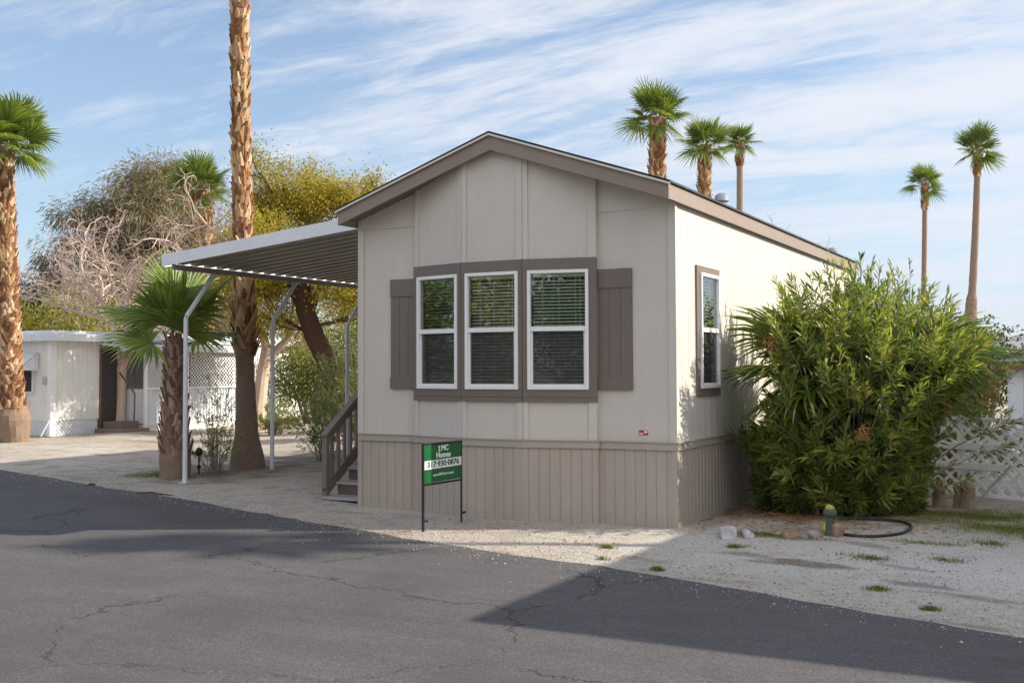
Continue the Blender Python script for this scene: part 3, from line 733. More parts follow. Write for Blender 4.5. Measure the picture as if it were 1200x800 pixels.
# grass blades (stuff)
def blades(n, spots, h0, h1):
    V = []; F = []; va = []
    for k in range(n):
        cx, cy_, rx, ry = spots[rng.integers(len(spots))][:4]
        a = rng.uniform(0, 6.28); r = abs(rng.normal(0, .62)); x = cx+math.cos(a)*r*rx; y = cy_+math.sin(a)*r*ry
        q = math.sin(x*3.1+1.)*math.sin(y*3.7)+math.sin(x*7.3)*math.sin(y*6.1+.5)
        if q < rng.uniform(-1.1, .6): continue
        z = gz_at(x, y)-.002; h = rng.uniform(h0, h1); w = rng.uniform(.0022, .005); t = rng.uniform(0, 6.28); lx, ly = math.cos(t)*w, math.sin(t)*w; bx, by = rng.normal(0, .45, 2)*h
        i = len(V); V += [(x-lx, y-ly, z), (x+lx, y+ly, z), (x+bx, y+by, z+h)]; F.append((i, i+1, i+2)); va.append(rng.random())
    return V, F, va
V, F, va = blades(26000, GRASS[:1]*6+[GRASS[4]]*4+[GRASS[5]], .008, .032); tag(np_mesh('lawn_grass', V, F, va, MT['grass']), 'thin patchy grass in front of the white lattice fence', kind='stuff')
wd_s = [(*gnd(u, v)[:2], r, r*.6) for u, v, r in ((1028, 692, .10), (985, 612, .2), (712, 640, .07), (705, 655, .06), (1105, 655, .22), (1020, 655, .25), (860, 641, .12), (1165, 640, .25), (770, 668, .05), (1090, 715, .06))]
V, F, va = blades(6500, [GRASS[1], GRASS[2], GRASS[1]]+wd_s, .012, .045); tag(np_mesh('weedy_grass', V, F, va, MT['grass']), 'small green weeds among the border rocks', kind='stuff')
V, F, va = blades(4500, [GRASS[3]], .015, .05); tag(np_mesh('grass_patch', V, F, va, MT['grass']), 'green grass patch at the foot of the small fan palm', kind='stuff')
# leaf litter under the oleander
V = []; F = []; va = []
for k in range(2600):
    x = rng.normal(.9, .75); y = rng.normal(1.75, .95)
    if x < .05 or y < -.3: continue
    z = gz_at(x, y)+.004; t = rng.uniform(0, 6.28); l = rng.uniform(.02, .05); w = .006; c, s = math.cos(t), math.sin(t); i = len(V); e = rng.uniform(0, .012)
    V += [(x-c*l, y-s*l, z), (x+s*w, y-c*w, z+e), (x+c*l, y+s*l, z+e*.5), (x-s*w, y+c*w, z)]; F.append((i, i+1, i+2, i+3)); va.append(rng.random())
tag(np_mesh('leaf_litter', V, F, va, MT['deadleaf']), 'dry fallen leaves under the big oleander', kind='stuff')

# ------------------------------------------------------------------ FAN PALMS
def frond_mesh(name, elev, seed, mats, Lp=.72, Lb=1.08, nseg=34, droop=.35, spread=108, cup=.12, tipd=.5, fuse=.50):
    """fan-shaped frond from its stalk base at the origin; stalk rises at elev (rad) towards +X"""
    rs = np.random.default_rng(seed)
    V = []; F = []; va = []; mi = []
    steps = 6
    ce, se = math.cos(elev), math.sin(elev)
    def P(r, side, up, g):   # local frame (along stalk, sideways, normal) -> world; g = gravity fall
        return (r*ce-up*se, side, r*se+up*ce-g)
    # stalk
    n = 6
    for i in range(n):
        t = i/(n-1); r = Lp*t; w = .028*(1-.55*t); g = droop*.35*t*t*max(ce, .1)
        V += [P(r, -w, 0, g), P(r, w, 0, g), P(r, 0, .016, g)]
    for i in range(n-1):
        a = 3*i
        for q in ((a, a+1, a+4, a+3), (a+1, a+2, a+5, a+4), (a+2, a, a+3, a+5)): F.append(q); va.append(.3+.4*rs.random()); mi.append(1)
    g0 = droop*.35*max(ce, .1)
    dth = 2*R(spread)/nseg
    fuse_ = fuse
    for k in range(nseg):
        fuse = fuse_; th = -R(spread)+dth*(k+.5)+rs.normal(0, .01); Ls = Lb*(.70+.30*math.cos(th*.75))*rs.uniform(.93, 1.06)
        dd = droop*rs.uniform(.75, 1.3); tw = rs.normal(0, .05); base = len(V); tone = rs.random()*.75+.1
        for i in range(steps+1):
            t = i/steps
            if t < fuse: hw = t*Ls*math.tan(dth/2)*1.04+.003
            else: hw = (fuse*Ls*math.tan(dth/2)*1.04)*(1-(t-fuse)/(1-fuse))**.7+.0015
            a2 = th+tw*max(0, t-fuse)*2
            cx, sx_ = math.cos(a2)*t*Ls, math.sin(a2)*t*Ls
            up = cup*Ls*t*(1-math.cos(th))*1.2+cup*t*Ls*.4
            g = g0+dd*Ls*(t**2.6)*(.75+.3*abs(math.sin(th)))+tipd*Ls*max(0, t-.62)**1.5*rs.uniform(.6, 1.4)
            nx_, ny_ = -math.sin(a2), math.cos(a2)
            V += [P(Lp+cx+nx_*hw, sx_+ny_*hw, up-hw*.45, g), P(Lp+cx, sx_, up+hw*.35, g), P(Lp+cx-nx_*hw, sx_-ny_*hw, up-hw*.45, g)]
        for i in range(steps):
            a = base+3*i
            tip = 1 if i == steps-1 and rs.random() < .35 else 0
            for q in ((a, a+1, a+4, a+3), (a+1, a+2, a+5, a+4)): F.append(q); va.append(min(1, tone*.8+(.55 if tip else .0))); mi.append(0)
    me_o = np_mesh(name, V, F, va, mats, None, False, mi)
    me = me_o.data; bpy.data.objects.remove(me_o); return me
FR = {}
def frond_set(key, leafm, **k):
    out = {}
    for e, dr in ((80, .10), (62, .16), (45, .24), (26, .34), (6, .46), (-16, .60), (-38, .62)):
        kk = dict(k); td = kk.pop('tipd', .26); out[e] = [frond_mesh('frond', R(e), 100+e+int(lp*1000), [leafm, MT['petiole']], Lp=lp, droop=dr*.6, tipd=td, **kk) for lp in (.72, .40)]
    FR[key] = out
frond_set('near', MT['fan'], nseg=38, spread=112)
frond_set('far', MT['fan_hi'], nseg=22, spread=112, tipd=.14, fuse=.36)
frond_set('yel', MT['fan_y'], nseg=38, spread=100)
def palm_boots(mb, path, radf, z0, z1, rows, per, blen, bw, outw, seed, jit=.25):
    """old leaf bases, crossing round the trunk"""
    rs = np.random.default_rng(seed)
    for r in range(rows):
        t = r/(rows-1); z = z0+(z1-z0)*t
        for k in range(per):
            a = 2*PI*(k+.5*(r % 2))/per+r*.13+rs.normal(0, .08); zz = z+rs.normal(0, jit)*(z1-z0)/rows
            c = path(zz); rr = radf(zz); o = np.array([math.cos(a), math.sin(a), 0]); tn = np.array([-math.sin(a), math.cos(a), 0]); up = np.array([0, 0, 1.])
            ln = blen*rs.uniform(.7, 1.25); w = bw*rs.uniform(.8, 1.15); lean = rs.normal(0, .35); ou = outw*rs.uniform(.5, 1.6)
            B = c+o*rr*.93
            p1, p2 = B-tn*w*.5, B+tn*w*.5
            mid = B+up*ln*.55+o*ou*.55+tn*lean*ln*.3; tp = B+up*ln+o*ou+tn*lean*ln*.6
            w2 = w*.30; w3 = w*.16
            m1, m2 = mid-tn*w2, mid+tn*w2; mo = mid+o*.02
            t1, t2 = tp-tn*w3, tp+tn*w3; th = o*.018
            b0 = B+o*.03
            var = rs.random()
            mb.idx([p1, p2, b0, m1, m2, mo, t1, t2, tp+th], [(0, 2, 5, 3), (2, 1, 4, 5), (3, 5, 8, 6), (5, 4, 7, 8)], var)
            mb.idx([p1, p2, m1, m2, t1, t2, tp+th], [(0, 2, 3, 1), (2, 4, 5, 3), (4, 6, 5)], max(0, var-.35))
def palm(label, base, topc, rprof, crown_r, nfr, key, boots=None, seed=1, group=None, bark='palmbark', bootm='boots', loc=None, elevs=None, ring=0., azs=None, name='fan_palm', skirt=0, crown_scale=None):
    """rprof: [(z, r)] trunk radii; topc: xyz of crown base"""
    rs = np.random.default_rng(seed)
    base = np.array(base, float); topc = np.array(topc, float); H = topc[2]-base[2]
    e = empty(name, base, label, 'palm tree', group)
    def path(z):
        t = max(0, min(1.05, (z-base[2])/H)); p = base+(topc-base)*np.array([t, t, 0]); p[:2] += (topc-base)[:2]*0.12*math.sin(PI*t)
        return np.array([p[0], p[1], z])
    def radf(z):
        zz = z-base[2]
        for (a, ra), (b_, rb) in zip(rprof, rprof[1:]):
            if zz <= b_: return ra+(rb-ra)*max(0, zz-a)/(b_-a)
        return rprof[-1][1]
    tk = MB(); n = max(24, int(H/.12)); zs = [base[2]-.1+(H+.1)*i/n for i in range(n+1)]
    tk.tube([path(z) for z in zs], [radf(z)*(1+(ring if i % 2 else -ring)) for i, z in enumerate(zs)], 18, wob=.045)
    hb_(tk, 'trunk', MT[bark], e, base)
    if boots:
        for bt in boots:
            bm2 = MB(); palm_boots(bm2, path, radf, base[2]+bt[0], base[2]+bt[1], *bt[2:], seed=seed+5); hb_(bm2, 'leaf_base_sheath', MT[bootm], e, base)
    # fronds
    fset = FR[key]; es = elevs or [80, 62, 62, 45, 45, 26, 26, 6, 6, -16, -38]
    sc = (crown_scale or crown_r/1.75)
    for k in range(nfr):
        el = es[k % len(es)]; t = (k % len(es))/len(es); az_ = (R(azs[k % len(azs)]) if azs else k*2.39996)+rs.normal(0, .15)
        me = fset[el][rs.integers(2)]
        o = bpy.data.objects.new('frond', me); col.objects.link(o); o.parent = e
        o.location = (topc[0]-base[0]+math.cos(az_)*radf(topc[2])*.4, topc[1]-base[1]+math.sin(az_)*radf(topc[2])*.4, topc[2]-base[2]-.08+.22*(1-t))
        o.rotation_euler = (rs.normal(0, .32), rs.normal(0, .13), az_); s = sc*rs.uniform(.88, 1.1); o.scale = (s, s, s)
    return e
def hb_(mb, name, mat, e, base, **k):
    o = mb.build(name, mat, None, **k); o.parent = e; o.location = tuple(-np.array(base, float)); return o

G1 = 'tall fan palms beyond the roof'; G2 = 'tall slender fan palms at the right'
far_es = [80, 62, 62, 45, 45, 26, 26, 6, 6, -16, -38]
def far_palm(u, v, dist, ub, cr, tr, label, grp, seed, boots, nfr=27, rp=None):
    tp = dep(u, v, dist); bs = dep(ub, 431, dist); bs[2] = 0; bs[1] = tp[1]+(bs[1]-tp[1]); H = tp[2]
    rprof = rp(H, tr) if rp else [(0, tr*1.3), (1, tr), (H, tr*.95)]
    bts = [(H-boots[0], H-.30, boots[1], boots[2], .34, .26, .09)] if boots else None
    return palm(label, bs, tp, rprof, cr, nfr, 'far', bts, seed, grp, elevs=far_es)
far_palm(770, 138, 42, 772, 1.55, .30, 'largest of the three fan palms above the roof, with the thickest shaggy trunk', G1, 11, (7., 44, 9))
far_palm(825.5, 170, 50, 824, 1.5, .27, 'middle fan palm above the roof, its shaggy trunk standing left of the round roof vent', G1, 12, (5., 32, 8), nfr=25)
far_palm(867, 167, 58, 864, 1.30, .17, 'thinnest fan palm above the roof, with a smooth trunk and small brown collar', G1, 13, (1.25, 10, 7), nfr=23)
far_palm(1084, 215, 65, 1078, 1.45, .15, 'shorter slender fan palm rising over the oleander at the right', G2, 14, (1.6, 11, 7), nfr=23)
far_palm(1146, 178, 55, 1129, 1.52, .16, 'tallest leaning slender fan palm at the far right', G2, 15, (1.2, 9, 7), nfr=25, rp=lambda H, t: [(0, .32), (3.5, .30), (5.0, .27), (5.3, .19), (H, .14)])
far_palm(236, 222, 32, 236, 1.12, .29, 'fan palm standing behind the bare trees at the left', None, 16, (5., 34, 9), nfr=25)
# palm cut by the left edge of the photograph
b0 = gnd(17, 518); t0 = dep(4, 172, 24.7)
palm('stout fan palm with swollen base and full crown at the left edge', b0, t0, [(0, .31), (.25, .34), (.5, .375), (.62, .37), (.8, .30), (.95, .25), (1.2, .24), (3, .225), (6.4, .19)], 1.3, 34, 'near', [(.75, 6.35, 74, 9, .17, .17, .045)], 21, elevs=[80, 80, 62, 62, 45, 45, 26, 26, 6, 6, -16])
# tall palm, crown above the frame
b0 = gnd(290, 550); t0 = dep(279, -190, 17.8)
palm('very tall fan palm whose golden shaggy trunk leaves the top of the photo', b0, t0, [(0, .29), (.2, .27), (.5, .20), (.9, .165), (1.7, .145), (1.85, .15), (2.0, .17), (2.3, .155), (5, .125), (11, .115)], 1.6, 30, 'near', [(1.85, 2.5, 7, 8, .24, .15, .07), (2.5, t0[2]-.1, 100, 7, .20, .13, .035)], 22, bark='palmbark')
# small palm beside the awning post
b0 = gnd(205, 560); t0 = np.array([b0[0]-.02, b0[1], 2.10])
palm('small fan palm with spreading dark fronds and rough trunk beside the first awning post', b0, t0, [(0, .23), (.35, .225), (.7, .19), (1.3, .145), (2.3, .105)], 1.30, 12, 'near', [(.38, 2.02, 26, 8, .16, .12, .04)], 23, bootm='bootsdark', elevs=[80, 62, 45, 45, 26, 26, 6, 6], crown_scale=.74)
# palm inside the oleander
palm('fan palm half hidden inside the largest oleander, fronds sticking out sideways', (1.36, 2.35, 0), (1.32, 2.28, 1.50), [(0, .24), (1.5, .18)], 1.6, 12, 'yel', [(.1, 1.4, 14, 9, .16, .14, .05)], 24, elevs=[26, 6, 26, 6], azs=[228, 8, 5, 212, 20, 238, -12, 246, 222, -20, 235, 15], crown_scale=.98)

# ------------------------------------------------------------------ SHRUBS, TREES
def leaves_mesh(pts, dirs, ln, wd, fold=.25, curl=.2, rs=None, wob=.5):
    """lance leaves: 4 tris-ish each (two quads folded along the rib)"""
    n = len(pts); P = np.asarray(pts); D = np.asarray(dirs, float); D /= np.linalg.norm(D, axis=1)[:, None]+1e-9
    A = rs.normal(size=(n, 3)); S = np.cross(D, A); S /= np.linalg.norm(S, axis=1)[:, None]+1e-9; U = np.cross(S, D)
    U[U[:, 2] < 0] *= -1
    l = (np.asarray(ln)*rs.uniform(.7, 1.2, n))[:, None]; w = (np.asarray(wd)*rs.uniform(.8, 1.2, n))[:, None]
    dz = np.zeros((n, 3)); dz[:, 2] = 1
    b0 = P; mid = P+D*l*.5-dz*l*curl*.15; tip = P+D*l-dz*l*curl*rs.uniform(.3, 1.2, n)[:, None]
    m1, m2 = mid+S*w*.5+U*w*fold, mid-S*w*.5+U*w*fold
    V = np.stack([b0, m1, tip, mid, m2], 1).reshape(-1, 3)
    i = np.arange(n)[:, None]*5
    F = np.concatenate([i+np.array([[0, 3, 1]]), i+np.array([[3, 2, 1]]), i+np.array([[0, 4, 3]]), i+np.array([[3, 4, 2]])], 1).reshape(-1, 3)
    return V, F
def oleander(name, label, base, rad, height, nst, per, leafl, leafw, mat, seed, cat='shrub', lean=(0, 0), bare=.45, group=None, shape=None, stemr=.012, spread=.55, tipvar=True, up=1., skirt=0, skr=1.):
    rs = np.random.default_rng(seed); e = empty(name, base, label, cat, group)
    sm = MB(); P = []; D = []; va = []
    for k in range(nst+skirt):
        a = rs.uniform(0, 2*PI); q = math.sqrt(rs.random()); 
        foot = np.array([math.cos(a)*q*rad*.25, math.sin(a)*q*rad*.25, 0])
        r_ = q*rad*(1.0+rs.normal(0, .06)); hz = height*(1-(.62 if not shape else .38)*q**2.6)*rs.uniform(.72, 1.03)
        if rs.random() < .45: hz *= rs.uniform(.30, .85)
        end = np.array([math.cos(a)*r_+lean[0]*hz, math.sin(a)*r_+lean[1]*hz, hz])
        if shape is not None: end, ok = shape(end, rs)
        if k >= nst:
            q = rs.uniform(.55, 1.); foot = np.array([max(-1.0, math.cos(a)*q*skr*.85-.15), math.sin(a)*q*skr*.85-.18, 0]); zz_ = rs.uniform(.12, 1.15); end = np.array([max(-1.05, min(.75, math.cos(a)*(q*skr+zz_*.42)-.15)), math.sin(a)*(q*skr+zz_*.42)-.18, zz_*.85])
        pts = []; ns = 7
        for i in range(ns):
            t = i/(ns-1); h = t**.85; o = t**(1.5 if up else 1.)
            pts.append(np.array([foot[0]+(end[0]-foot[0])*o, foot[1]+(end[1]-foot[1])*o, end[2]*h])+rs.normal(0, .018, 3)*(t > .1))
        sm.var = rs.random(); sm.tube(pts, [stemr*(1-.75*i/(ns-1)) for i in range(ns)], 4, cap=False)
        # side twigs
        if k >= nst:
            Ls_ = pts; 
        heads = [(pts[-2], pts[-1])]
        if k >= nst: heads += [(pts[1], pts[3]), (pts[3], pts[5])]
        for j in range(rs.integers(1, 4)):
            i = rs.integers(3, ns-1); s0 = pts[i]; d = rs.normal(0, 1, 3); d[2] = abs(d[2])*.8+.5; d /= np.linalg.norm(d); s1 = s0+d*rs.uniform(.15, .38)*min(1, height/2)
            sm.tube([s0, s1], [stemr*.35, stemr*.18], 3, cap=False); heads.append((s0, s1))
        for s0, s1 in heads:
            d0 = s1-s0; ln_ = np.linalg.norm(d0); d0 = d0/(ln_+1e-9); tone = rs.random()
            for j in range(per):
                t = (j/per)*1.15-.15; p = s0+(s1-s0)*max(0, t)
                if t < 0: p = s0-(s1-s0)*(-t)
                b_ = rs.uniform(0, 2*PI); x = np.cross(d0, [0, 0, 1.]) if abs(d0[2]) < .95 else np.array([1., 0, 0]); x /= np.linalg.norm(x); y = np.cross(d0, x)
                f = .35+.65*(1-max(0, t))
                P.append(p); D.append(d0*(.55+.7*max(0, t))+(x*math.cos(b_)+y*math.sin(b_))*f); va.append(tone*.55+rs.random()*.30+(.35 if rs.random() < .035 else 0))
    V, F = leaves_mesh(P, D, leafl, leafw, rs=rs)
    sm2 = sm.build('stem', MT['stem'], e)
    np_mesh('foliage', V, F, np.repeat(np.clip(va, 0, 1), 4), mat, e)
    return e, len(F)
def bush_shape(end, rs):
    # long side runs away from the house wall; keep clear of the wall
    x, y, z = end
    x, y = x*(1+.04*z)+.05*z, y-.10*z
    if z > 2.0: z *= 1-.09*max(0, x-.2)
    if 1.35 < z < 2.0 and x < -.62 and y < .3: x = -.62+.15*rs.random()
    x = min(max(x, -.95+.30*rs.random()), (-.02+.80*z-.25*rs.random()**2) if rs.random() > .13 else 1.75); return np.array([x, y, z]), True
palm('tall fan palm beyond the off-photo home on the right, casting frond shadows on the road', (11.5, 5.2, 0), (11.4, 5.17, 9.0), [(0, .2), (1, .11), (9, .08)], 1.7, 20, 'far', None, 17, elevs=far_es, crown_scale=.66)
ole, n1 = oleander('oleander', 'very large dense oleander against the right wall of the beige home', (1.32, 2.35, 0), 1.62, 2.80, 600, 26, .150, .022, MT['oleander'], 31, shape=bush_shape, stemr=.013, skirt=230, skr=.90)
P = []; D = []; rs_ = np.random.default_rng(5)
for u, v, dd, r_, n_ in ((1150, 440, 14.0, .13, 150), (1158, 462, 13.9, .12, 110), (1098, 468, 12.6, .09, 80), (1078, 455, 12.5, .07, 50), (906, 398, 12.6, .07, 60), (1010, 505, 11.8, .06, 40)):
    c_ = dep(u, v, dd-.8)-np.array([1.32, 2.35, 0])
    for k in range(n_):
        P.append(c_+rs_.normal(0, r_*.6, 3)*np.array([1, 1, 1.2])); D.append(rs_.normal(0, 1, 3)+np.array([0, 0, -.6]))
V, F = leaves_mesh(P, D, .10, .018, rs=rs_); np_mesh('withered_leaves', V, F, np.repeat(rs_.random(len(P)), 4), MT['deadleaf'], ole)
oleander('oleander', 'open oleander with sparse upper sprays at the lattice fence, right of the largest oleander', (2.0, 4.9, 0), 1.15, 2.75, 110, 18, .13, .020, MT['oleander'], 32, stemr=.010)
oleander('oleander', 'oleander hidden behind the largest one, mirrored in the side window', (1.2, 6.3, 0), 1.05, 3.2, 170, 18, .13, .022, MT['oleander'], 38, stemr=.010)
g_ = 'young shrubs under the awning'
oleander('young_shrub', 'airy upright shrub with pale green leaves between the small palm and the tall palm', (-8.35, 2.25, 0), .48, 1.55, 46, 12, .075, .014, MT['shrublight'], 33, stemr=.008, bare=.2, group=g_)
oleander('young_shrub', 'leafy shrub leaning left under the awning, right of the second post', (-8.35, 5.0, 0), .58, 1.5, 48, 13, .08, .014, MT['shrub'], 34, lean=(-.16, 0), stemr=.009, group=g_)
oleander('young_shrub', 'bright green low shrub in front of the white wall beyond the second awning post', dep(322, 505, 27)*np.array([1, 1, 0]), .65, .95, 50, 12, .10, .022, MT['shrublight'], 35, group=g_)
oleander('young_shrub', 'sunlit bushy shrub left of the leaning trunk, before the far white wall', dep(350, 500, 27)*np.array([1, 1, 0])+np.array([.6, .3, 0]), .5, 1.2, 40, 12, .10, .022, MT['shrub'], 36, group=g_)
oleander('tall_shrub', 'tall dark leafy shrub seen between the third awning post and the porch handrail', dep(415, 500, 25)*np.array([1, 1, 0]), 1.0, 3.1, 130, 14, .13, .025, MT['shrub'], 37)

# branching trees
def tree(name, label, base, mat_b, trunk, spec, seed, leaf=None, group=None, cat='tree'):
    """trunk: list of (start point, path points, radii) ; spec: dict for recursion"""
    rs = np.random.default_rng(seed); e = empty(name, base, label, cat, group); base = np.array(base, float)
    mb = MB(); tw = MB(); tips = []
    def grow(p, d, ln, r, lev):
        n = spec['seg']; pts = [p]; q = p.copy(); dd = d.copy()
        for i in range(n):
            dd = dd+rs.normal(0, spec['wig'], 3)*(1+.3*lev); dd[2] += spec['up'][min(lev, len(spec['up'])-1)]; dd /= np.linalg.norm(dd); q = q+dd*ln/n; pts.append(q.copy())
        r1 = r*spec['taper']
        M_ = mb if lev < spec['bl'] else tw; M_.var = rs.random()
        M_.tube(pts, [r+(r1-r)*i/n for i in range(n+1)], 6 if lev < 2 else (4 if lev < spec['bl'] else 3), cap=False)
        if lev >= spec['depth']:
            tips.append((pts, dd)); return
        k = spec['kids'][min(lev, len(spec['kids'])-1)]
        for j in range(k):
            t = rs.uniform(.35, 1.0) if j else 1.0
            i = min(n, int(t*n)); p0 = pts[i]; a = rs.normal(0, 1, 3); a -= dd*a.dot(dd); a /= np.linalg.norm(a)+1e-9
            s = spec['ang']*rs.uniform(.6, 1.3)*(0.5 if j == 0 else 1); nd = dd*math.cos(s)+a*math.sin(s)
            grow(p0, nd, ln*rs.uniform(*spec['len']), max(r1*(.95 if j == 0 else rs.uniform(.5, .8)), spec['rmin']), lev+1)
        if lev >= spec['depth']-2: tips.append((pts, dd))
    for pts, rad in trunk[0]:
        P_ = [np.array(p, float) for p in pts]; mb.var = .5; mb.tube(P_, rad, 10, wob=.06)
    for p, d, ln, r in trunk[1]:
        d = np.array(d, float); grow(np.array(p, float), d/np.linalg.norm(d), ln, r, 0)
    hb_(mb, 'trunk', mat_b[0], e, base)
    if tw.f: hb_(tw, 'twigs', mat_b[1], e, base)
    nl = 0
    if leaf:
        P = []; D = []; va = []
        for pts, dd in tips:
            tone = rs.random()
            for j in range(leaf['n']):
                i = rs.integers(1, len(pts)); P.append(pts[i]+rs.normal(0, leaf['sp'], 3)); d = rs.normal(0, 1, 3); d[2] += leaf.get('dz', 0); D.append(d); va.append(np.clip(tone*.6+rs.random()*.4, 0, 1))
        P = np.array(P)-base
        V, F = leaves_mesh(P, D, leaf['l'], leaf['w'], rs=rs, curl=leaf.get('curl', .2)); np_mesh('crown', V, F, np.repeat(va, 4), leaf['m'], e); nl = len(F)
    print(name, 'tips', len(tips), 'faces', len(mb.f)+len(tw.f), 'leaf', nl)
    return e
# bare tree before the white home
sb = dict(seg=4, wig=.17, up=[.06, .05, .03, .0, -.03], taper=.70, kids=[3, 3, 3, 3, 3], ang=.78, len=(.62, .84), rmin=.0045, depth=5, bl=3)
b0 = gnd(141, 506); f = lambda du, z: b0+AR*du/46*1.0+np.array([0, 0, z])
T0 = [([b0-np.array([0, 0, .1]), f(0, .5), f(1, 1.1), f(1, 1.75)], [.16, .125, .115, .13]),
      ([f(1, 1.65), f(-5, 2.2), f(-8, 2.8)], [.085, .06, .05]), ([f(1, 1.65), f(5, 2.3), f(4, 2.9)], [.09, .07, .055]), ([f(2, 1.65), f(14, 2.15), f(24, 2.6)], [.08, .06, .045])]
B0 = [(f(-8, 2.8), (-.5, -.1, 1), 1.45, .065), (f(4, 2.9), (.1, .2, 1), 1.6, .07), (f(24, 2.6), (.6, .2, .9), 1.5, .055), (f(4, 2.9), (-.9, .3, .7), 1.5, .05), (f(-8, 2.8), (-.9, -.5, .35), 1.35, .045), (f(24, 2.6), (.9, .6, .4), 1.3, .045)]
tree('bare_tree', 'bare pale-barked tree forking low in front of the white home', b0, (MT['palebark'], MT['twig']), (T0, B0), sb, 41)
b0 = gnd(303, 503); f2_ = lambda du, z: b0+AR*du/41+np.array([0, 0, z])
T0 = [([b0-np.array([0, 0, .1]), f2_(0, .6), f2_(4, 1.5), f2_(10, 2.2)], [.24, .20, .17, .17]), ([f2_(9, 1.9), f2_(34, 2.5), f2_(50, 3.1)], [.12, .09, .06]), ([f2_(10, 2.1), f2_(0, 2.9), f2_(-12, 3.6)], [.13, .10, .08])]
B0 = [(f2_(50, 3.1), (.7, 0, .5), 1.5, .055), (f2_(-12, 3.6), (-.4, 0, 1), 1.6, .07), (f2_(-12, 3.6), (-1, .2, .5), 1.7, .06), (f2_(30, 2.4), (.2, .3, 1), 1.4, .05), (f2_(-12, 3.6), (.3, .4, .9), 1.5, .055)]
tree('bare_tree', 'bare tree with forked pale trunk between the tall palm and second awning post', b0, (MT['palebark'], MT['twig']), (T0, B0), sb, 42)
# a third, wide bare crown low at the left
b0 = dep(250, 431, 36)*np.array([1, 1, 0]); f3_ = lambda du, z: b0+AR*du/35+np.array([0, 0, z])
sb3 = dict(sb); sb3['kids'] = [4, 3, 3, 3, 3]
tree('bare_tree', 'wide pinkish bare tree behind the white porch, left of the golden palm trunk', b0, (MT['palebark'], MT['twig']),
     ([([f3_(0, -.1), f3_(-4, 2.2)], [.25, .2])], [(f3_(-4, 2.1), (-.9, 0, .7), 2.2, .1), (f3_(-4, 2.1), (.9, .3, .8), 2.0, .1), (f3_(-4, 2.1), (0, .3, 1), 2.1, .1)]), sb3, 43)
# grey twiggy tree leaning out to the left
b0 = dep(115, 431, 38)*np.array([1, 1, 0]); f4_ = lambda du, z: b0+AR*du/33+np.array([0, 0, z])
tree('bare_tree', 'bare grey tree spreading low to the left behind the yellow-green hedge', b0, (MT['palebark'], MT['twig']),
     ([([f4_(0, -.1), f4_(-6, 1.6)], [.25, .2])], [(f4_(-6, 1.5), (-1.1, 0, .8), 2.1, .1), (f4_(-6, 1.5), (.3, .3, 1), 1.9, .1), (f4_(-6, 1.5), (-.4, .3, 1), 2.0, .1)]), sb, 44)
# feathery evergreens
def feathery(label, u, dist, hh, wd, mat, seed, n=46, droopy=.5, name='feathery_tree', lm=26, name_u=None, loc0=0):
    rs = np.random.default_rng(seed); b0 = dep(u, 431, dist)*np.array([1, 1, 0]); e = empty(name, b0, label, 'tree')
    mb = MB(); mb.tube([(0, 0, -.1), (.1, 0, hh*.35), (0, .1, hh*.8)], [.35, .25, .06], 8); P = []; D = []; va = []
    for k in range(n):
        z = hh*rs.uniform(.12, .93); q = math.sin(PI*min(1, (z/hh)**.75*.97+.02))**.6
        a = rs.uniform(0, 2*PI); r_ = wd*q*rs.uniform(.35, 1); c = np.array([math.cos(a)*r_, math.sin(a)*r_, z])
        mb.var = rs.random(); mb.tube([(0, 0, max(.5, z-.9-r_*.35)), (c[0]*.5, c[1]*.5, z-.5), tuple(c)], [.09, .05, .015], 4, cap=False)
        sz = rs.uniform(.55, 1.15)*wd*.30; tone = rs.random()
        for j in range(int(lm*12)):
            d = rs.normal(0, 1, 3); d /= np.linalg.norm(d); rr = sz*rs.random()**.45; p = c+d*rr*np.array([1, 1, .8]); P.append(p)
            g = d*1.0; g[2] -= droopy; g += rs.normal(0, .35, 3); D.append(g); va.append(np.clip(tone*.5+rs.random()*.35+.10*d[2], 0, 1))
    V, F = leaves_mesh(P, D, .30, .038, rs=rs, curl=.5); mb.build('trunk', MT['darkbark'], e); np_mesh('crown', V, F, np.repeat(va, 4), mat, e)
    return e
feathery('tall dark feathery evergreen behind the bare trees, highest of the left background', 185, 46, 10.9, 3.9, MT['tamarisk'], 51, n=150)
feathery('broad feathery grey-green tree left of the highest one', 120, 47, 9.4, 3.4, MT['tamarisk'], 52, n=120)
feathery('dark bluish low feathery tree at the left behind the hedge', 72, 44, 5.6, 2.6, MT['tamdark'], 53, n=60)
feathery('lower feathery olive tree right of the highest one, behind the far palm', 245, 50, 7.6, 3.0, MT['tamarisk'], 54, n=80)
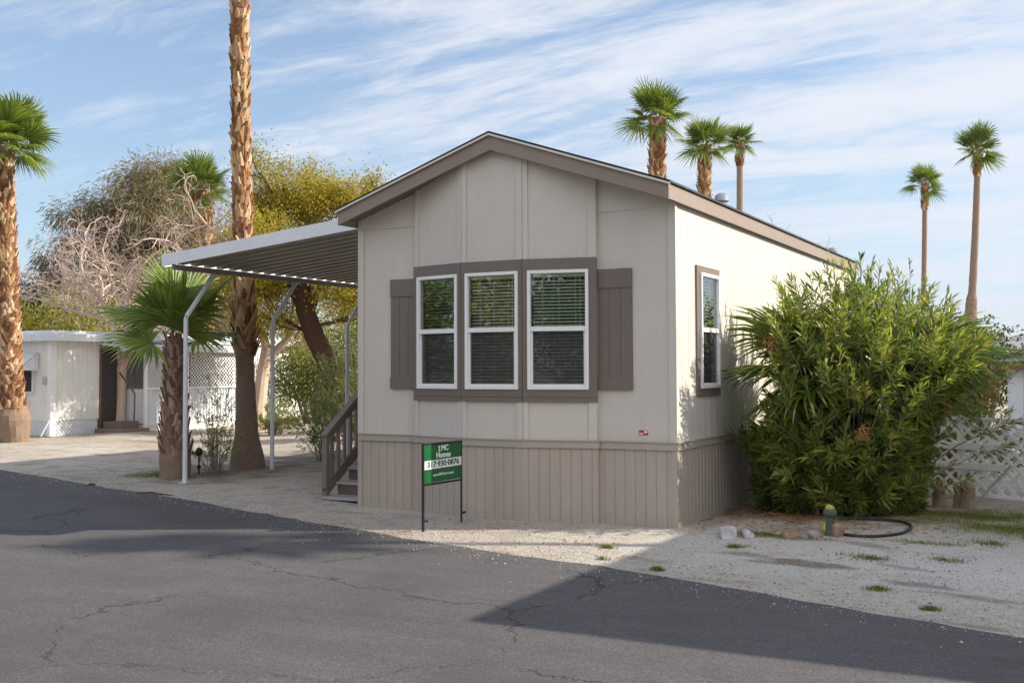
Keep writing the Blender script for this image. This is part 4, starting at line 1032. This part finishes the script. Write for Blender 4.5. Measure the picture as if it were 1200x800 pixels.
# yellow-leaved tree with the leaning dark trunk
b0 = gnd(395, 506); f5 = lambda u, v: dep(u, v, 28.6)
yt = dict(seg=4, wig=.15, up=[.03, .02, .0, -.02, -.02], taper=.7, kids=[3, 3, 3, 3], ang=.75, len=(.66, .88), rmin=.008, depth=4, bl=3)
T0 = [([b0-np.array([0, 0, .1]), f5(394, 470), f5(386, 430), f5(369, 395), f5(357, 362), f5(353, 335)], [.36, .30, .28, .27, .25, .2]),
      ([f5(357, 362), f5(338, 330), f5(328, 300)], [.2, .14, .1]), ([f5(360, 365), f5(376, 328), f5(390, 292)], [.2, .14, .1]), ([f5(356, 350), f5(360, 315), f5(358, 278)], [.16, .12, .09])]
B0 = [(f5(328, 300), (-.05, 0, .9), .9, .09), (f5(390, 292), (.6, .1, .7), .95, .09), (f5(358, 278), (0, .2, 1), .92, .08), (f5(338, 325), (-1, .2, .35), .45, .06), (f5(374, 320), (1, .2, .3), 1.25, .08), (f5(353, 335), (.1, -.8, .4), 1.2, .08), (f5(353, 335), (.5, .9, .3), 1.2, .08), (f5(369, 395), (-1., -.1, .15), 1.3, .05), (f5(369, 385), (1., -.3, .2), 1.3, .05)]
tree('yellow_tree', 'yellow-green leaved tree with a thick dark leaning trunk behind the awning', b0, (MT['darkbark'], MT['darkbark']), (T0, B0), yt, 45, leaf=dict(n=108, sp=.19, l=.078, w=.036, m=MT['yellowleaf']))
# hedge and background bushes
def clump(name, label, u, dist, hh, wd, mat, seed, n=5000, l=.14, w=.06, cat='bush', dp=None, group=None):
    rs = np.random.default_rng(seed); b0 = dep(u, 431, dist)*np.array([1, 1, 0]); e = empty(name, b0, label, cat, group, YAW)
    lob = [(rs.uniform(-wd, wd), rs.uniform(-1, 1)*(dp or wd*.5), rs.uniform(.25, .78)*hh, rs.uniform(.18, .30)*hh+.15*wd) for _ in range(16)]
    P = []; D = []; va = []; sm = MB()
    for x, y, z, r_ in lob:
        sm.tube([(x*.4, y*.4, -.05), (x*.7, y*.7, z*.6), (x, y, z)], [.06, .04, .015], 4, cap=False)
        tone = rs.random()
        for j in range(n//16):
            d = rs.normal(0, 1, 3); d /= np.linalg.norm(d); p = np.array([x, y, z])+d*r_*rs.random()**.4*rs.uniform(.8, 1.12)*np.array([1, 1, .85])
            if p[2] < .02: p[2] = rs.uniform(.02, .4)
            P.append(p); g = d+rs.normal(0, .7, 3); g[2] += .3; D.append(g); va.append(np.clip(tone*.5+rs.random()*.5, 0, 1))
    V, F = leaves_mesh(P, D, l, w, rs=rs); sm.build('stem', MT['stem'], e); np_mesh('foliage', V, F, np.repeat(va, 4), mat, e); return e
clump('hedge', 'yellow-green hedge behind the roof of the white home, right of the left-edge palm', 62, 33, 4.0, 1.5, MT['hedge'], 61, 9000)
clump('bush', 'yellow-green bush behind the white home at the very left edge', -20, 33, 4.1, 1.4, MT['hedge'], 62, 5000)
clump('bush', 'dark bush under the awning beyond the leaning trunk', 372, 33, 2.9, 1.3, MT['shrub'], 63, 5000)
clump('bush', 'olive bushes filling the gap beyond the third awning post', 410, 36, 4.3, 1.9, MT['hedge'], 64, 6500)
clump('bush', 'sunlit small tree top showing above the right end of the oleander', 1142, 30, 3.2, .9, MT['distant'], 65, 3500, .16, .07)
for i, (u, d_, h_, lb) in enumerate(((1170, 95, 2.3, 'low distant tree right of the oleander, before the mountains'), (1192, 110, 3.0, 'distant tree at the right edge above the red-edged shed roof'), (1215, 100, 2.8, 'distant tree just past the right edge'), (1120, 120, 3.0, 'distant tree behind the oleander and the leaning palm'))):
    clump('distant_tree', lb, u, d_, h_, 3.4, MT['distant'], 70+i, 2200, .5, .25, 'tree', group='low distant trees')
# twiggy tops above the roof ridge, right of the vent
tb = dep(925, 431, 46)*np.array([1, 1, 0])
spt = dict(sb); spt['depth'] = 4
tree('bare_tree', 'bare treetop just peeking over the roof edge right of the round vent', tb, (MT['palebark'], MT['twig']),
     ([([tb, tb+np.array([0, 0, 4.6])], [.2, .12])], [(tb+np.array([0, 0, 4.4]), (-1, 0, .35), 1.5, .07), (tb+np.array([0, 0, 4.4]), (.4, 0, .25), 1.3, .07), (tb+np.array([0, 0, 4.4]), (-.4, 0, .6), 1.4, .07)]), spt, 46)

# ------------------------------------------------------------------ LATTICE helper
def lattice(mb, O, ux, wdt, hgt, pitch, sw, th, nrm):
    """diagonal strips clipped to a rectangle; O lower corner, ux unit along, nrm unit normal"""
    O = np.array(O, float); ux = np.array(ux, float); nrm = np.array(nrm, float); uz = np.array([0, 0, 1.])
    def strip(a, b_, lay):
        d = (b_-a); ln = np.linalg.norm(d)
        if ln < .02: return
        d /= ln; s = np.array([-d[1], d[0]])*sw/2
        q = [a-s, b_-s, b_+s, a+s]; V = []
        for z in (lay*th, (lay+1)*th):
            for p in q:
                p = np.clip(p, [0, 0], [wdt, hgt]); V.append(O+ux*p[0]+uz*p[1]+nrm*z)
        mb.idx(V, [(0, 1, 2, 3), (7, 6, 5, 4), (0, 4, 5, 1), (2, 6, 7, 3)])
    k = -hgt
    while k < wdt:
        a = np.array([max(k, 0), max(-k, 0)]); e = min(wdt-k, hgt); b_ = np.array([k+e, e])
        if e > max(-k, 0): strip(a, b_, 0)
        a = np.array([max(k, 0), hgt-max(-k, 0)]); b_ = np.array([k+e, hgt-e])
        if e > max(-k, 0): strip(a, b_, 1.05)
        k += pitch

# ------------------------------------------------------------------ WHITE HOME at the left
NX = -18.8
nh = empty('mobile_home', (-19.5, 7.75, 0), 'white single-storey mobile home at the left with lattice-screened porch and carport roof', 'mobile home')
def nb(mb, name, mat, **k): return hb(mb, name, mat, nh, **k)
w = MB()
ribbed(w, (-26, 7.7), (NX, 7.7), .38, 2.34, .30, .006, .02, (0, -1)); ribbed(w, (NX, 7.7), (NX, 9.15), .38, 2.34, .15, .012, .03, (1, 0))
ribbed(w, (NX, 9.15), (NX-.1, 9.15), .1, 2.3, 9, 0, .02, (0, 1)); 
ribbed(w, (NX, 14.1), (NX, 17.5), .1, 2.40, 1.05, .02, .04, (1, 0)); ribbed(w, (NX, 17.5), (-26, 17.5), .1, 2.4, 9, 0, .02, (0, 1))
ribbed(w, (NX-1.6, 9.1), (NX-1.6, 14.1), .1, 2.3, .3, .01, .03, (1, 0)); ribbed(w, (NX, 14.1), (NX-1.6, 14.1), .1, 2.3, 9, 0, .02, (0, -1)); ribbed(w, (NX-1.6, 9.15), (NX, 9.15), .1, 2.3, 9, 0, .02, (0, 1))
nb(w, 'wall', MT['nwall'])
w = MB(); w.box((NX+.0, 7.69-.06, .0), (NX+.03, 7.69+.12, 2.34)); w.box((NX-.10, 7.64, 0), (NX-.001, 7.69, 2.34)); nb(w, 'corner_trim', MT['white'])
w = MB(); w.box((-26.2, 7.42, 2.34), (NX+.35, 17.7, 2.52)); w.box((-26.1, 7.6, 2.52), (NX+.1, 17.6, 2.60)); nb(w, 'roof', MT['nwallsh'], bevel=.01)
w = MB()
w.box((-26, 7.72, .0), (NX-.02, 7.74, .38)); w.box((NX-.05, 7.74, 0), (NX-.03, 9.1, .38)); nb(w, 'skirting_backing', MT['nwallsh'])
w = MB(); lattice(w, (-26, 7.70, .02), (1, 0, 0), 7.08, .36, .10, .022, .006, (0, -1, 0)); lattice(w, (NX-.02, 7.82, .02), (0, 1, 0), 1.3, .36, .10, .022, .006, (1, 0, 0)); nb(w, 'lattice_skirt', MT['lat'])
# window with metal hood
w = MB(); w.box((-20.6, 7.64, 1.05), (-19.42, 7.70, 1.98)); wd_ = nb(w, 'window', MT['nwallsh'])
w = MB(); w.box((-20.55, 7.63, 1.10), (-20.02, 7.639, 1.93)); w.box((-19.98, 7.63, 1.10), (-19.47, 7.639, 1.93)); w.m = 0; o = nb(w, 'pane', MT['dark']); o.parent = wd_; o.matrix_parent_inverse = Matrix.Identity(4)
w = MB()
for k in range(9):
    x = -20.75+k*.165; w.extrude([(x, 7.66, 2.06), (x+.15, 7.66, 2.06), (x+.15, 7.10, 1.62), (x, 7.10, 1.62)], (0, 0, .012))
w.extrude([(-19.27, 7.66, 2.05), (-19.27, 7.66, 1.62), (-19.27, 7.10, 1.62)], (.012, 0, 0)); nb(w, 'window_hood', MT['nwallsh'])
w = MB(); w.box((-19.06, 7.62, 1.28), (-18.90, 7.70, 1.46)); nb(w, 'meter_box', MT['galv'], bevel=.01)
w = MB(); w.beam((-18.86, 7.45, .02), (-18.72, 7.62, .46), .08, .03); o = w.build('loose_board', MT['white']); tag(o, 'white board leaning on the corner of the white home', 'board')
# porch
w = MB(); w.box((NX-.06, 9.16, .2), (NX-.02, 9.9, 2.14)); nb(w, 'door', MT['door'])
w = MB(); w.box((NX-.02, 9.14, .15), (NX+.03, 9.19, 2.2)); nb(w, 'door_post', MT['brownpost'])
w = MB(); w.extrude([(NX-1.5, 9.02, 2.42), (NX+.95, 9.02, 2.19), (NX+.95, 14.6, 2.19), (NX-1.5, 14.6, 2.42)], (0, 0, .06)); w.box((NX+.93, 9.0, 2.10), (NX+.97, 14.62, 2.26)); nb(w, 'porch_roof', MT['nwallsh'])
PX = NX+.75
w = MB()
for (y0, y1) in ((10.0, 10.75), (10.95, 11.35), (11.55, 13.9)):
    lattice(w, (PX, y0, 1.14), (0, 1, 0), y1-y0, 1.0, .115, .032, .008, (1, 0, 0))
nb(w, 'porch_lattice', MT['lat'])
w = MB(); ribbed(w, (PX, 10.0), (PX, 14.0), .22, 1.12, .11, .02, .04, (1, 0)); ribbed(w, (PX, 10.0), (PX-.9, 10.0), .22, 1.12, .11, .02, .04, (0, -1)); nb(w, 'porch_panel', MT['nwallsh'])
w = MB(); w.box((PX-.02, 10.0, 0.), (PX-.01, 14.0, .2)); w.box((PX-.3, 9.98, 0.), (PX-.02, 10.0, .2)); nb(w, 'porch_skirt', MT['nwall'])
w = MB()
for y in (9.97, 10.78, 10.9, 11.45, 13.4, 14.0): w.box((PX-.02, y-.035, .05), (PX+.05, y+.035, 2.15))
nb(w, 'porch_post', MT['lat'])
w = MB(); w.box((PX-.02, 10.0, 1.11), (PX+.06, 14.0, 1.15)); w.box((PX-.02, 10.0, .19), (PX+.03, 14.0, .22)); nb(w, 'porch_rail', MT['lat'])
# steps and rail
ns = empty('entry_steps', (NX+.5, 9.3, 0), 'small brown wooden steps with a bent handrail at the white home\'s screen door', 'steps')
w = MB(); w.box((NX+.02, 9.0, 0), (NX+1.0, 9.9, .13)); hb(w, 'tread', MT['wood'], ns, bevel=.01)
w = MB(); w.box((NX+.02, 9.25, .131), (NX+.6, 9.9, .30)); hb(w, 'tread', MT['wood'], ns, bevel=.01)
w = MB(); w.tube([(NX+.95, 9.42, .05), (NX+.95, 9.44, 1.0), (NX+.85, 9.5, 1.06), (NX+.1, 9.72, 1.55)], .022, 6); hb(w, 'handrail', MT['brownpost'], ns)

# ------------------------------------------------------------------ RIGHT SIDE
# lattice fence
fa_, fb_ = np.array([1.15, 4.60]), np.array([4.2, 3.25]); e_ = unit(fa_, fb_); nr = np.array([e_[1], -e_[0], 0])
lf = empty('lattice_fence', (*fa_, 0), 'white diagonal lattice fence at the right beyond the grass', 'fence')
Lw = np.linalg.norm(fb_-fa_)
w = MB(); lattice(w, (*fa_, .03), (*e_, 0), Lw, .97, .165, .050, .008, nr); hb(w, 'lattice_panel', MT['lat'], lf)
for z, h in ((.97, .035), (.03, .04), (.36, .085), (.60, .085)):
    w = MB(); n3 = nr*.03; A_ = np.array([*fa_, z+h/2])+n3; B_ = np.array([*fb_, z+h/2])+n3
    if h > .05: B_ = A_+(B_-A_)*.55; A_ = A_+(B_-A_)*.35
    w.beam(A_, B_, .02, h); hb(w, 'rail', MT['lat'], lf, bevel=.002)
for s in (.02, 1.2, 2.4, 3.3):
    w = MB(); p = fa_+e_*s-nr[:2]*.04; w.box((p[0]-.035, p[1]-.035, 0), (p[0]+.035, p[1]+.035, 1.02)); hb(w, 'post', MT['lat'], lf)
pa = pln(1146, 588, 1, 3.55); w = MB(); w.beam((*gnd(1146, 588)[:2], .01), tuple(dep(1206, 522, (gnd(1170, 588)-CAM)@AF)), .02, .02)
o = w.build('leaning_pole', MT['galv']); tag(o, 'thin grey pole leaning diagonally on the white lattice fence', 'pole')
# stumps
def stump(u, v, h, r, seed, label):
    g = gnd(u, v); rs = np.random.default_rng(seed); mb = MB(); pts = [(0, 0, -.05), (0, 0, h*.3), (rs.normal(0, .01), 0, h*.7), (rs.normal(0, .02), 0, h)]
    mb.tube(pts, [r*1.2, r, r*.85, r*.55], 11, wob=.16)
    for k in range(22):
        a = rs.uniform(0, 6.28); z = rs.uniform(0, h*.8); c = np.array([math.cos(a), math.sin(a), 0]); t = np.array([-c[1], c[0], 0]); B = c*r*.85+np.array([0, 0, z]); mb.idx([B-t*.02, B+t*.02, B+c*.03+np.array([0, 0, rs.uniform(.07, .14)])], [(0, 1, 2)], rs.random())
    o = mb.build('stump', MT['stump']); o.location = (g[0], g[1], 0); tag(o, label, 'stump', 'stumps before the lattice fence')
stump(1101, 590, .27, .075, 1, 'narrower dry tree stump before the lattice fence, nearer the oleander')
stump(1125, 590, .22, .065, 2, 'broken dry stump in the middle of the stumps before the lattice fence')
stump(1134, 591, .27, .085, 3, 'widest dry tree stump before the lattice fence, nearer the leaning pole')
# rocks
def rock(u, v, w_, h, mat, seed, label, group='rocks bordering the oleander'):
    g = gnd(u, v); rs = np.random.default_rng(seed); import bmesh
    bm = bmesh.new(); bmesh.ops.create_icosphere(bm, subdivisions=3, radius=1)
    pl = [(Vector(rs.normal(0, 1, 3)).normalized(), rs.uniform(.55, .9)) for _ in range(12)]
    for vv in bm.verts:
        for n_, d_ in pl:
            k = vv.co.dot(n_)
            if k > d_: vv.co -= n_*(k-d_)
        vv.co *= 1+rs.normal(0, .012)
        vv.co = Vector((vv.co.x*w_/2*1.15, vv.co.y*w_/2*.95, vv.co.z*h*.66+h*.30))
    me = bpy.data.meshes.new('rock'); bm.to_mesh(me); bm.free(); me.materials.append(mat)
    o = bpy.data.objects.new('rock', me); col.objects.link(o); o.location = (g[0], g[1], 0); o.rotation_euler.z = rs.uniform(0, 6); tag(o, label, 'rock', group)
rock(853, 632, .19, .15, MT['rockw'], 1, 'round white rock nearest the corner of the beige home')
rock(877, 632, .16, .12, MT['rockw'], 2, 'pale pointed rock right of the round white rock')
rock(926, 634, .125, .105, MT['rockt'], 3, 'reddish tan rock in the middle of the row of border rocks')
rock(954, 632, .13, .11, MT['rockg'], 4, 'greyish pink rock just left of the green garden ornament')
rock(943, 633, .09, .06, MT['rockg'], 9, 'smallest grey rock between the tan rock and the greyish pink rock')
rock(981, 631, .15, .16, MT['rockt'], 5, 'tan wedge-shaped rock touching the right side of the green garden ornament')
rock(1029, 599, .12, .07, MT['rockw'], 6, 'small pale rock on the grass edge behind the hose')
rock(1004, 601, .16, .11, MT['rockt'], 7, 'brown rock under the oleander near the small pale rock')
rock(1036, 592, .22, .15, MT['rockt'], 8, 'rust-brown rock half under the oleander beside the grass')
rock(207, 507, .22, .12, MT['rockt'], 10, 'tan block on the ground near the white home, right of the pale trunk', None) if False else None
g = gnd(152, 505); w = MB(); w.box((-.09, -.07, -.02), (.09, .07, .15)); o = w.build('concrete_block', MT['concrete'], bevel=.015); o.location = (g[0], g[1], 0); tag(o, 'small tan concrete block right of the pale bare trunk', 'block')
g = gnd(107, 570)
rk = MB(); rk.tube([(0, 0, -.01), (0, 0, .03), (0, 0, .05)], [.07, .06, .03], 7, wob=.2); o = rk.build('rock', MT['rubber']); o.location = (g[0], g[1]+.0, 0); tag(o, 'small dark stone at the asphalt edge on the left', 'rock')
# ornament
g = gnd(973, 630); orn = empty('garden_ornament', g, 'worn green and yellow mushroom-shaped garden ornament between the rocks', 'ornament')
w = MB(); w.tube([(0, 0, -.02), (0, 0, .02), (.005, 0, .10), (0, 0, .17), (0, 0, .21)], [.062, .060, .045, .034, .036], 14, wob=.04); w.build('stem', MT['teal'], orn, smooth=True)
w = MB(); w.tube([(0, 0, .195), (0, 0, .215), (0, 0, .255), (0, 0, .275)], [.035, .062, .066, .045], 16, wob=.03); w.build('cap', MT['teal'], orn, smooth=True)
w = MB(); w.tube([(0, 0, .272), (0, 0, .30), (.004, 0, .315)], [.050, .040, .018], 14, wob=.05); w.build('crown_top', MT['yellow'], orn, smooth=True)
w = MB(); w.tube([(-.045, -.02, .05), (-.052, -.03, .10), (-.042, -.02, .14)], [.015, .020, .008], 8); w.build('ear', MT['yellow'], orn, smooth=True)
# hose: one loop lying on the ground
pts = []
for u, v in ((978, 629), (990, 630.5), (1004, 631.8), (1022, 632), (1042, 631), (1058, 629), (1066, 625.5), (1067, 621.5), (1056, 617.5), (1036, 615), (1014, 613.5), (996, 612.5), (980, 611)):
    p = gnd(u, v); pts.append((p[0], p[1], gz_at(p[0], p[1])+.016))
def smooth_path(P, n=6):
    out = []; P = [Vector(p) for p in P]
    for i in range(len(P)-1):
        a, b_, c, d = P[max(i-1, 0)], P[i], P[i+1], P[min(i+2, len(P)-1)]
        for k in range(n):
            t = k/n; out.append(.5*((2*b_)+(c-a)*t+(2*a-5*b_+4*c-d)*t*t+(3*b_-a-3*c+d)*t**3))
    out.append(P[-1]); return out
w = MB(); w.tube(smooth_path(pts), .014, 8); tag(w.build('garden_hose', MT['rubber'], smooth=True), 'black garden hose looped on the sparse grass', 'hose')
# path light
g = gnd(233, 556); pl_ = empty('path_light', g, 'small black garden path light between the small palm and the pale shrub', 'lamp')
w = MB(); w.tube([(0, 0, -.03), (0, 0, .30)], .014, 6); w.tube([(0, 0, .10), (0, 0, .14)], .03, 8); w.build('stake', MT['black'], pl_)
w = MB(); w.tube([(0, 0, .29), (0, 0, .31), (0, 0, .36), (0, 0, .40), (0, 0, .42)], [.03, .055, .06, .045, .015], 12); w.build('lamp_head', MT['black'], pl_)
# dry twig on the asphalt edge and litter on the road
g = gnd(183, 581); w = MB(); w.tube([(-.35, -.02, .03), (-.1, .03, .035), (.12, .0, .03), (.38, -.05, .03)], [.006, .012, .01, .004], 5); o = w.build('fallen_twig', MT['darkbark']); o.location = (g[0], g[1], 0); tag(o, 'thin dark twig lying at the asphalt edge left of the first awning post', 'twig')
# grey metal shed with red-edged roof at the right edge
sx0 = dep(1180, 431, 24); sd = empty('metal_shed', (sx0[0], sx0[1], 0), 'grey metal-sided building with pale roof and dark red edge at the right edge', 'shed')
x0 = sx0[0]; y0 = sx0[1]
w = MB(); ribbed(w, (x0, y0), (x0+6, y0-.8), 0, 1.62, .34, .02, .05, (0, -1)); ribbed(w, (x0, y0+5), (x0, y0), 0, 1.62, .34, .02, .05, (-1, 0)); hb(w, 'wall', MT['nwallsh'], sd)
w = MB(); w.extrude([(x0-.25, y0-.25, 1.68), (x0+6, y0-1.2, 1.68), (x0+6, y0+5, 1.80), (x0-.25, y0+5, 1.80)], (0, 0, .05)); hb(w, 'roof', MT['shingle'], sd)
w = MB(); w.beam((x0-.25, y0-.27, 1.62), (x0+6, y0-1.22, 1.62), .03, .13); hb(w, 'fascia', MT['redroof'], sd)
# pale wall or vehicle seen through the gap under the awning
q = dep(388, 452, 40); w = MB(); w.box((-2.2, -.1, 0), (1.5, .1, 1.05)); w.box((-2.25, -.14, 1.05), (1.55, .14, 1.12)); o = w.build('garden_wall', MT['nwall']); o.location = (q[0], q[1], 0); o.rotation_euler.z = YAW; tag(o, 'low white wall far behind the leaning trunk', 'wall')

# ------------------------------------------------------------------ homes and trees outside the frame (they shade the yard and show in the windows)
nb2 = empty('mobile_home', (5.75, -1.5, 0), 'white flat-roofed mobile home standing to the right of the yard, outside the photo', 'mobile home')
w = MB(); ribbed(w, (5.95, -1.3), (10.6, -1.3), 0, 3.25, .3, .01, .03, (0, -1)); ribbed(w, (5.95, 14), (5.95, -1.3), 0, 3.25, .3, .01, .03, (-1, 0)); ribbed(w, (10.6, -1.3), (10.6, 14), 0, 3.25, .3, .01, .03, (1, 0)); ribbed(w, (10.6, 14), (5.95, 14), 0, 3.25, 9, 0, .03, (0, 1)); hb(w, 'wall', MT['nwall'], nb2)
w = MB(); w.box((5.72, -1.52, 3.25), (10.8, 14.2, 3.48)); hb(w, 'roof', MT['nwallsh'], nb2)
def opp(name, x, y, hh, wd, mat, seed, label):
    rs = np.random.default_rng(seed); e = empty(name, (x, y, 0), label, 'tree'); mb = MB(); mb.tube([(0, 0, -.1), (.1, 0, hh*.5), (0, .2, hh*.8)], [.3, .2, .08], 8); P = []; D = []; va = []
    for k in range(46):
        d = rs.normal(0, 1, 3); d /= np.linalg.norm(d); c = np.array([0, 0, hh*.50])+d*np.array([wd, wd, hh*.42])*rs.uniform(.3, 1); tone = rs.random(); sz = rs.uniform(.6, 1.1)*wd*.36
        mb.tube([(0, .1, hh*.4), tuple(c)], [.07, .02], 4, cap=False)
        for j in range(420):
            g_ = rs.normal(0, 1, 3); g_ /= np.linalg.norm(g_); P.append(c+g_*sz*rs.random()**.4); D.append(g_+rs.normal(0, .6, 3)); va.append(np.clip(tone*.5+rs.random()*.5, 0, 1))
    V, F = leaves_mesh(P, D, .15, .09, rs=rs); mb.build('trunk', MT['darkbark'], e); np_mesh('crown', V, F, np.repeat(va, 4), mat, e)
opp('shade_tree', -9.5, -17., 8.6, 3.0, MT['yellowleaf'], 1, 'yellow-green tree across the road, seen only in the front windows')
opp('shade_tree', -14.5, -18.5, 8.8, 3.2, MT['hedge'], 2, 'olive tree across the road, left of the yellow-green one')
opp('shade_tree', -4.6, -19.0, 8.6, 3.0, MT['shrub'], 3, 'green tree across the road, right of the yellow-green one')
opp('shade_tree', -20.5, -16.0, 8.6, 3.2, MT['hedge'], 4, 'leafy tree across the road, furthest from the beige home')
opp('shade_tree', .8, -20.5, 8.8, 3.0, MT['shrub'], 5, 'dark green tree across the road, straight behind the camera')
opp('shade_tree', 6.0, -21, 8.8, 3.2, MT['hedge'], 6, 'olive tree across the road, nearest the right')
opp('shade_tree', -27., -13.5, 8.6, 3.4, MT['shrub'], 7, 'green tree at the far end across the road')

# ------------------------------------------------------------------ MOUNTAINS
m, nt, b = new_mat('desert_mountain'); L(nt, ramp(nt, noise(nt, coords(nt, (.001, .001, .003)), 2.5, 8, .65), [(.3, (.13, .105, .09)), (.7, (.24, .20, .17))]), b.inputs['Base Color']); b.inputs['Roughness'].default_value = 1; MT['mount'] = m
def mountain(u0, u1, dist, hpx, seed):
    rs = np.random.default_rng(seed); nxm, nym = 90, 14; V = []; F = []
    ph = rs.uniform(0, 6, 8)
    for j in range(nym):
        for i in range(nxm):
            t = i/(nxm-1); s = j/(nym-1); u = u0+(u1-u0)*t; d_ = dist*(1+.22*s); p = dep(u, 431, d_); ridge = sum(math.sin(t*(5+9*k)+ph[k])/(1+k*.9) for k in range(6))*.16+.72
            env = min(1, t*6, (1-t)*6); prof = math.sin(PI*min(1, s*1.02))**.8
            h = hpx/FPX*dist*ridge*env*prof*(1+.12*math.sin(t*70+s*9)+.07*math.sin(t*151+s*17)); V.append((p[0], p[1], h if 0 < j < nym-1 else -2))
    for j in range(nym-1):
        for i in range(nxm-1): a = j*nxm+i; F.append((a, a+1, a+nxm+1, a+nxm))
    np_mesh('hills', V, F, [.5]*len(F), MT['mount'], None, True)
    o = bpy.data.objects.get('hills'); return o
mountain(300, 1900, 7200, 66, 3); mountain(-900, 520, 7800, 40, 5)
for o in bpy.data.objects:
    if o.name.startswith('hills'): tag(o, 'distant blue desert mountains', kind='structure')

# ------------------------------------------------------------------ LIGHT, SKY
S = Vector((1.6, .87, 1.0)).normalized(); elev = math.asin(S.z); azim = math.atan2(S.x, S.y)
sun = bpy.data.lights.new('sun', 'SUN'); sun.energy = 4.5; sun.angle = R(.55); sun.color = (1, .90, .76)
so = bpy.data.objects.new('sun', sun); col.objects.link(so); so.rotation_euler = S.to_track_quat('Z', 'Y').to_euler()
wd = bpy.data.worlds.new('World'); scene.world = wd; wd.use_nodes = True; nt = wd.node_tree; bg = nt.nodes['Background']
sky = N(nt, 'ShaderNodeTexSky', sky_type='NISHITA'); sky.sun_disc = False; sky.sun_elevation = elev; sky.sun_rotation = azim; sky.altitude = 50; sky.air_density = 1.0; sky.dust_density = .25; sky.ozone_density = 1.5
tc = N(nt, 'ShaderNodeTexCoord'); sp = N(nt, 'ShaderNodeSeparateXYZ'); L(nt, tc.outputs['Generated'], sp.inputs[0])
zz = math_(nt, 'MAXIMUM', sp.outputs['Z'], .0); zz = math_(nt, 'ADD', zz, .16)
cx = math_(nt, 'DIVIDE', sp.outputs['X'], zz); cy_ = math_(nt, 'DIVIDE', sp.outputs['Y'], zz)
cb_ = N(nt, 'ShaderNodeCombineXYZ'); L(nt, cx, cb_.inputs[0]); L(nt, cy_, cb_.inputs[1])
def cmap(rot, sc, loc=(0, 0, 0)):
    mp = N(nt, 'ShaderNodeMapping'); mp.inputs['Rotation'].default_value = (0, 0, rot); mp.inputs['Scale'].default_value = sc; mp.inputs['Location'].default_value = loc; L(nt, cb_.outputs[0], mp.inputs[0]); return mp.outputs[0]
n1 = noise(nt, cmap(R(-20), (.45, 2.6, 1)), .8, 9, .66, .9)
n2 = noise(nt, cmap(R(18), (.9, 1.6, 1), (3, 1, 0)), 2.3, 8, .6, .5)
n3 = noise(nt, cmap(R(0), (.3, .3, 1), (5, 2, 0)), 1.0, 3, .5)
dx = N(nt, 'ShaderNodeVectorMath', operation='DOT_PRODUCT'); L(nt, tc.outputs['Generated'], dx.inputs[0]); dx.inputs[1].default_value = tuple(AR)
side = math_(nt, 'MULTIPLY', dx.outputs['Value'], .22)
cl = math_(nt, 'ADD', math_(nt, 'ADD', math_(nt, 'MULTIPLY', n1, .95), math_(nt, 'MULTIPLY', n2, .45)), math_(nt, 'ADD', side, math_(nt, 'MULTIPLY', n3, .25)))
n4 = noise(nt, cmap(R(-34), (1.2, 3.4, 1), (1, 4, 0)), 3.1, 9, .7, .7)
cl = math_(nt, 'SUBTRACT', math_(nt, 'ADD', cl, math_(nt, 'MULTIPLY', n4, .52)), .52)
cf = ramp(nt, cl, [(.42, .0), (.52, .26), (.61, .64), (.74, .95)])
mxs = mix(nt, 1.0, sky.outputs[0], ramp(nt, sp.outputs['Z'], [(0, (.42, .44, .50)), (.12, (.60, .61, .62)), (.35, (.80, .74, .72)), (.6, (1, 1, 1))]), 'MULTIPLY')
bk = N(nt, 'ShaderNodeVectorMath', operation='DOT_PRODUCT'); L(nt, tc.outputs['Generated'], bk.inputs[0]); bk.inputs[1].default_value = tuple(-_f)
bkf = ramp(nt, bk.outputs['Value'], [(.0, 0), (.45, 1)])   # unseen cloud added behind the camera, brighter and fuller, to lift the shade
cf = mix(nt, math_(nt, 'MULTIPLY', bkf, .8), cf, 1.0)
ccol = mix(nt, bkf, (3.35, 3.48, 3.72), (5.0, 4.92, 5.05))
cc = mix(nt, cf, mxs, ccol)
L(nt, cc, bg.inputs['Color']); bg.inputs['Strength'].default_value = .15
# air
hz = MB(); HB = 9800
hz.box((-HB, -HB, -3), (HB, HB, 900)); 
if USE_HAZE:
    m = bpy.data.materials.new('haze_air'); m.use_nodes = True; nt = m.node_tree; nt.nodes.clear(); out = N(nt, 'ShaderNodeOutputMaterial'); vv = N(nt, 'ShaderNodeVolumePrincipled')
    vv.inputs['Color'].default_value = (.62, .76, 1, 1); vv.inputs['Density'].default_value = HAZE_D; vv.inputs['Anisotropy'].default_value = .1; L(nt, vv.outputs[0], out.inputs['Volume'])
    tag(hz.build('haze', m), 'thin blue haze over the far desert', kind='stuff')
vs_ = scene.view_settings; vs_.view_transform = 'Standard'; vs_.look = 'None'; vs_.exposure = .79; vs_.gamma = 1; vs_.use_curve_mapping = False
scene.render.engine = 'CYCLES'; scene.cycles.use_denoising = True
scene.cycles.max_bounces = 8; scene.cycles.transparent_max_bounces = 16; scene.cycles.diffuse_bounces = 3; scene.cycles.glossy_bounces = 3
scene.cycles.sample_clamp_indirect = 6; scene.cycles.volume_bounces = 0
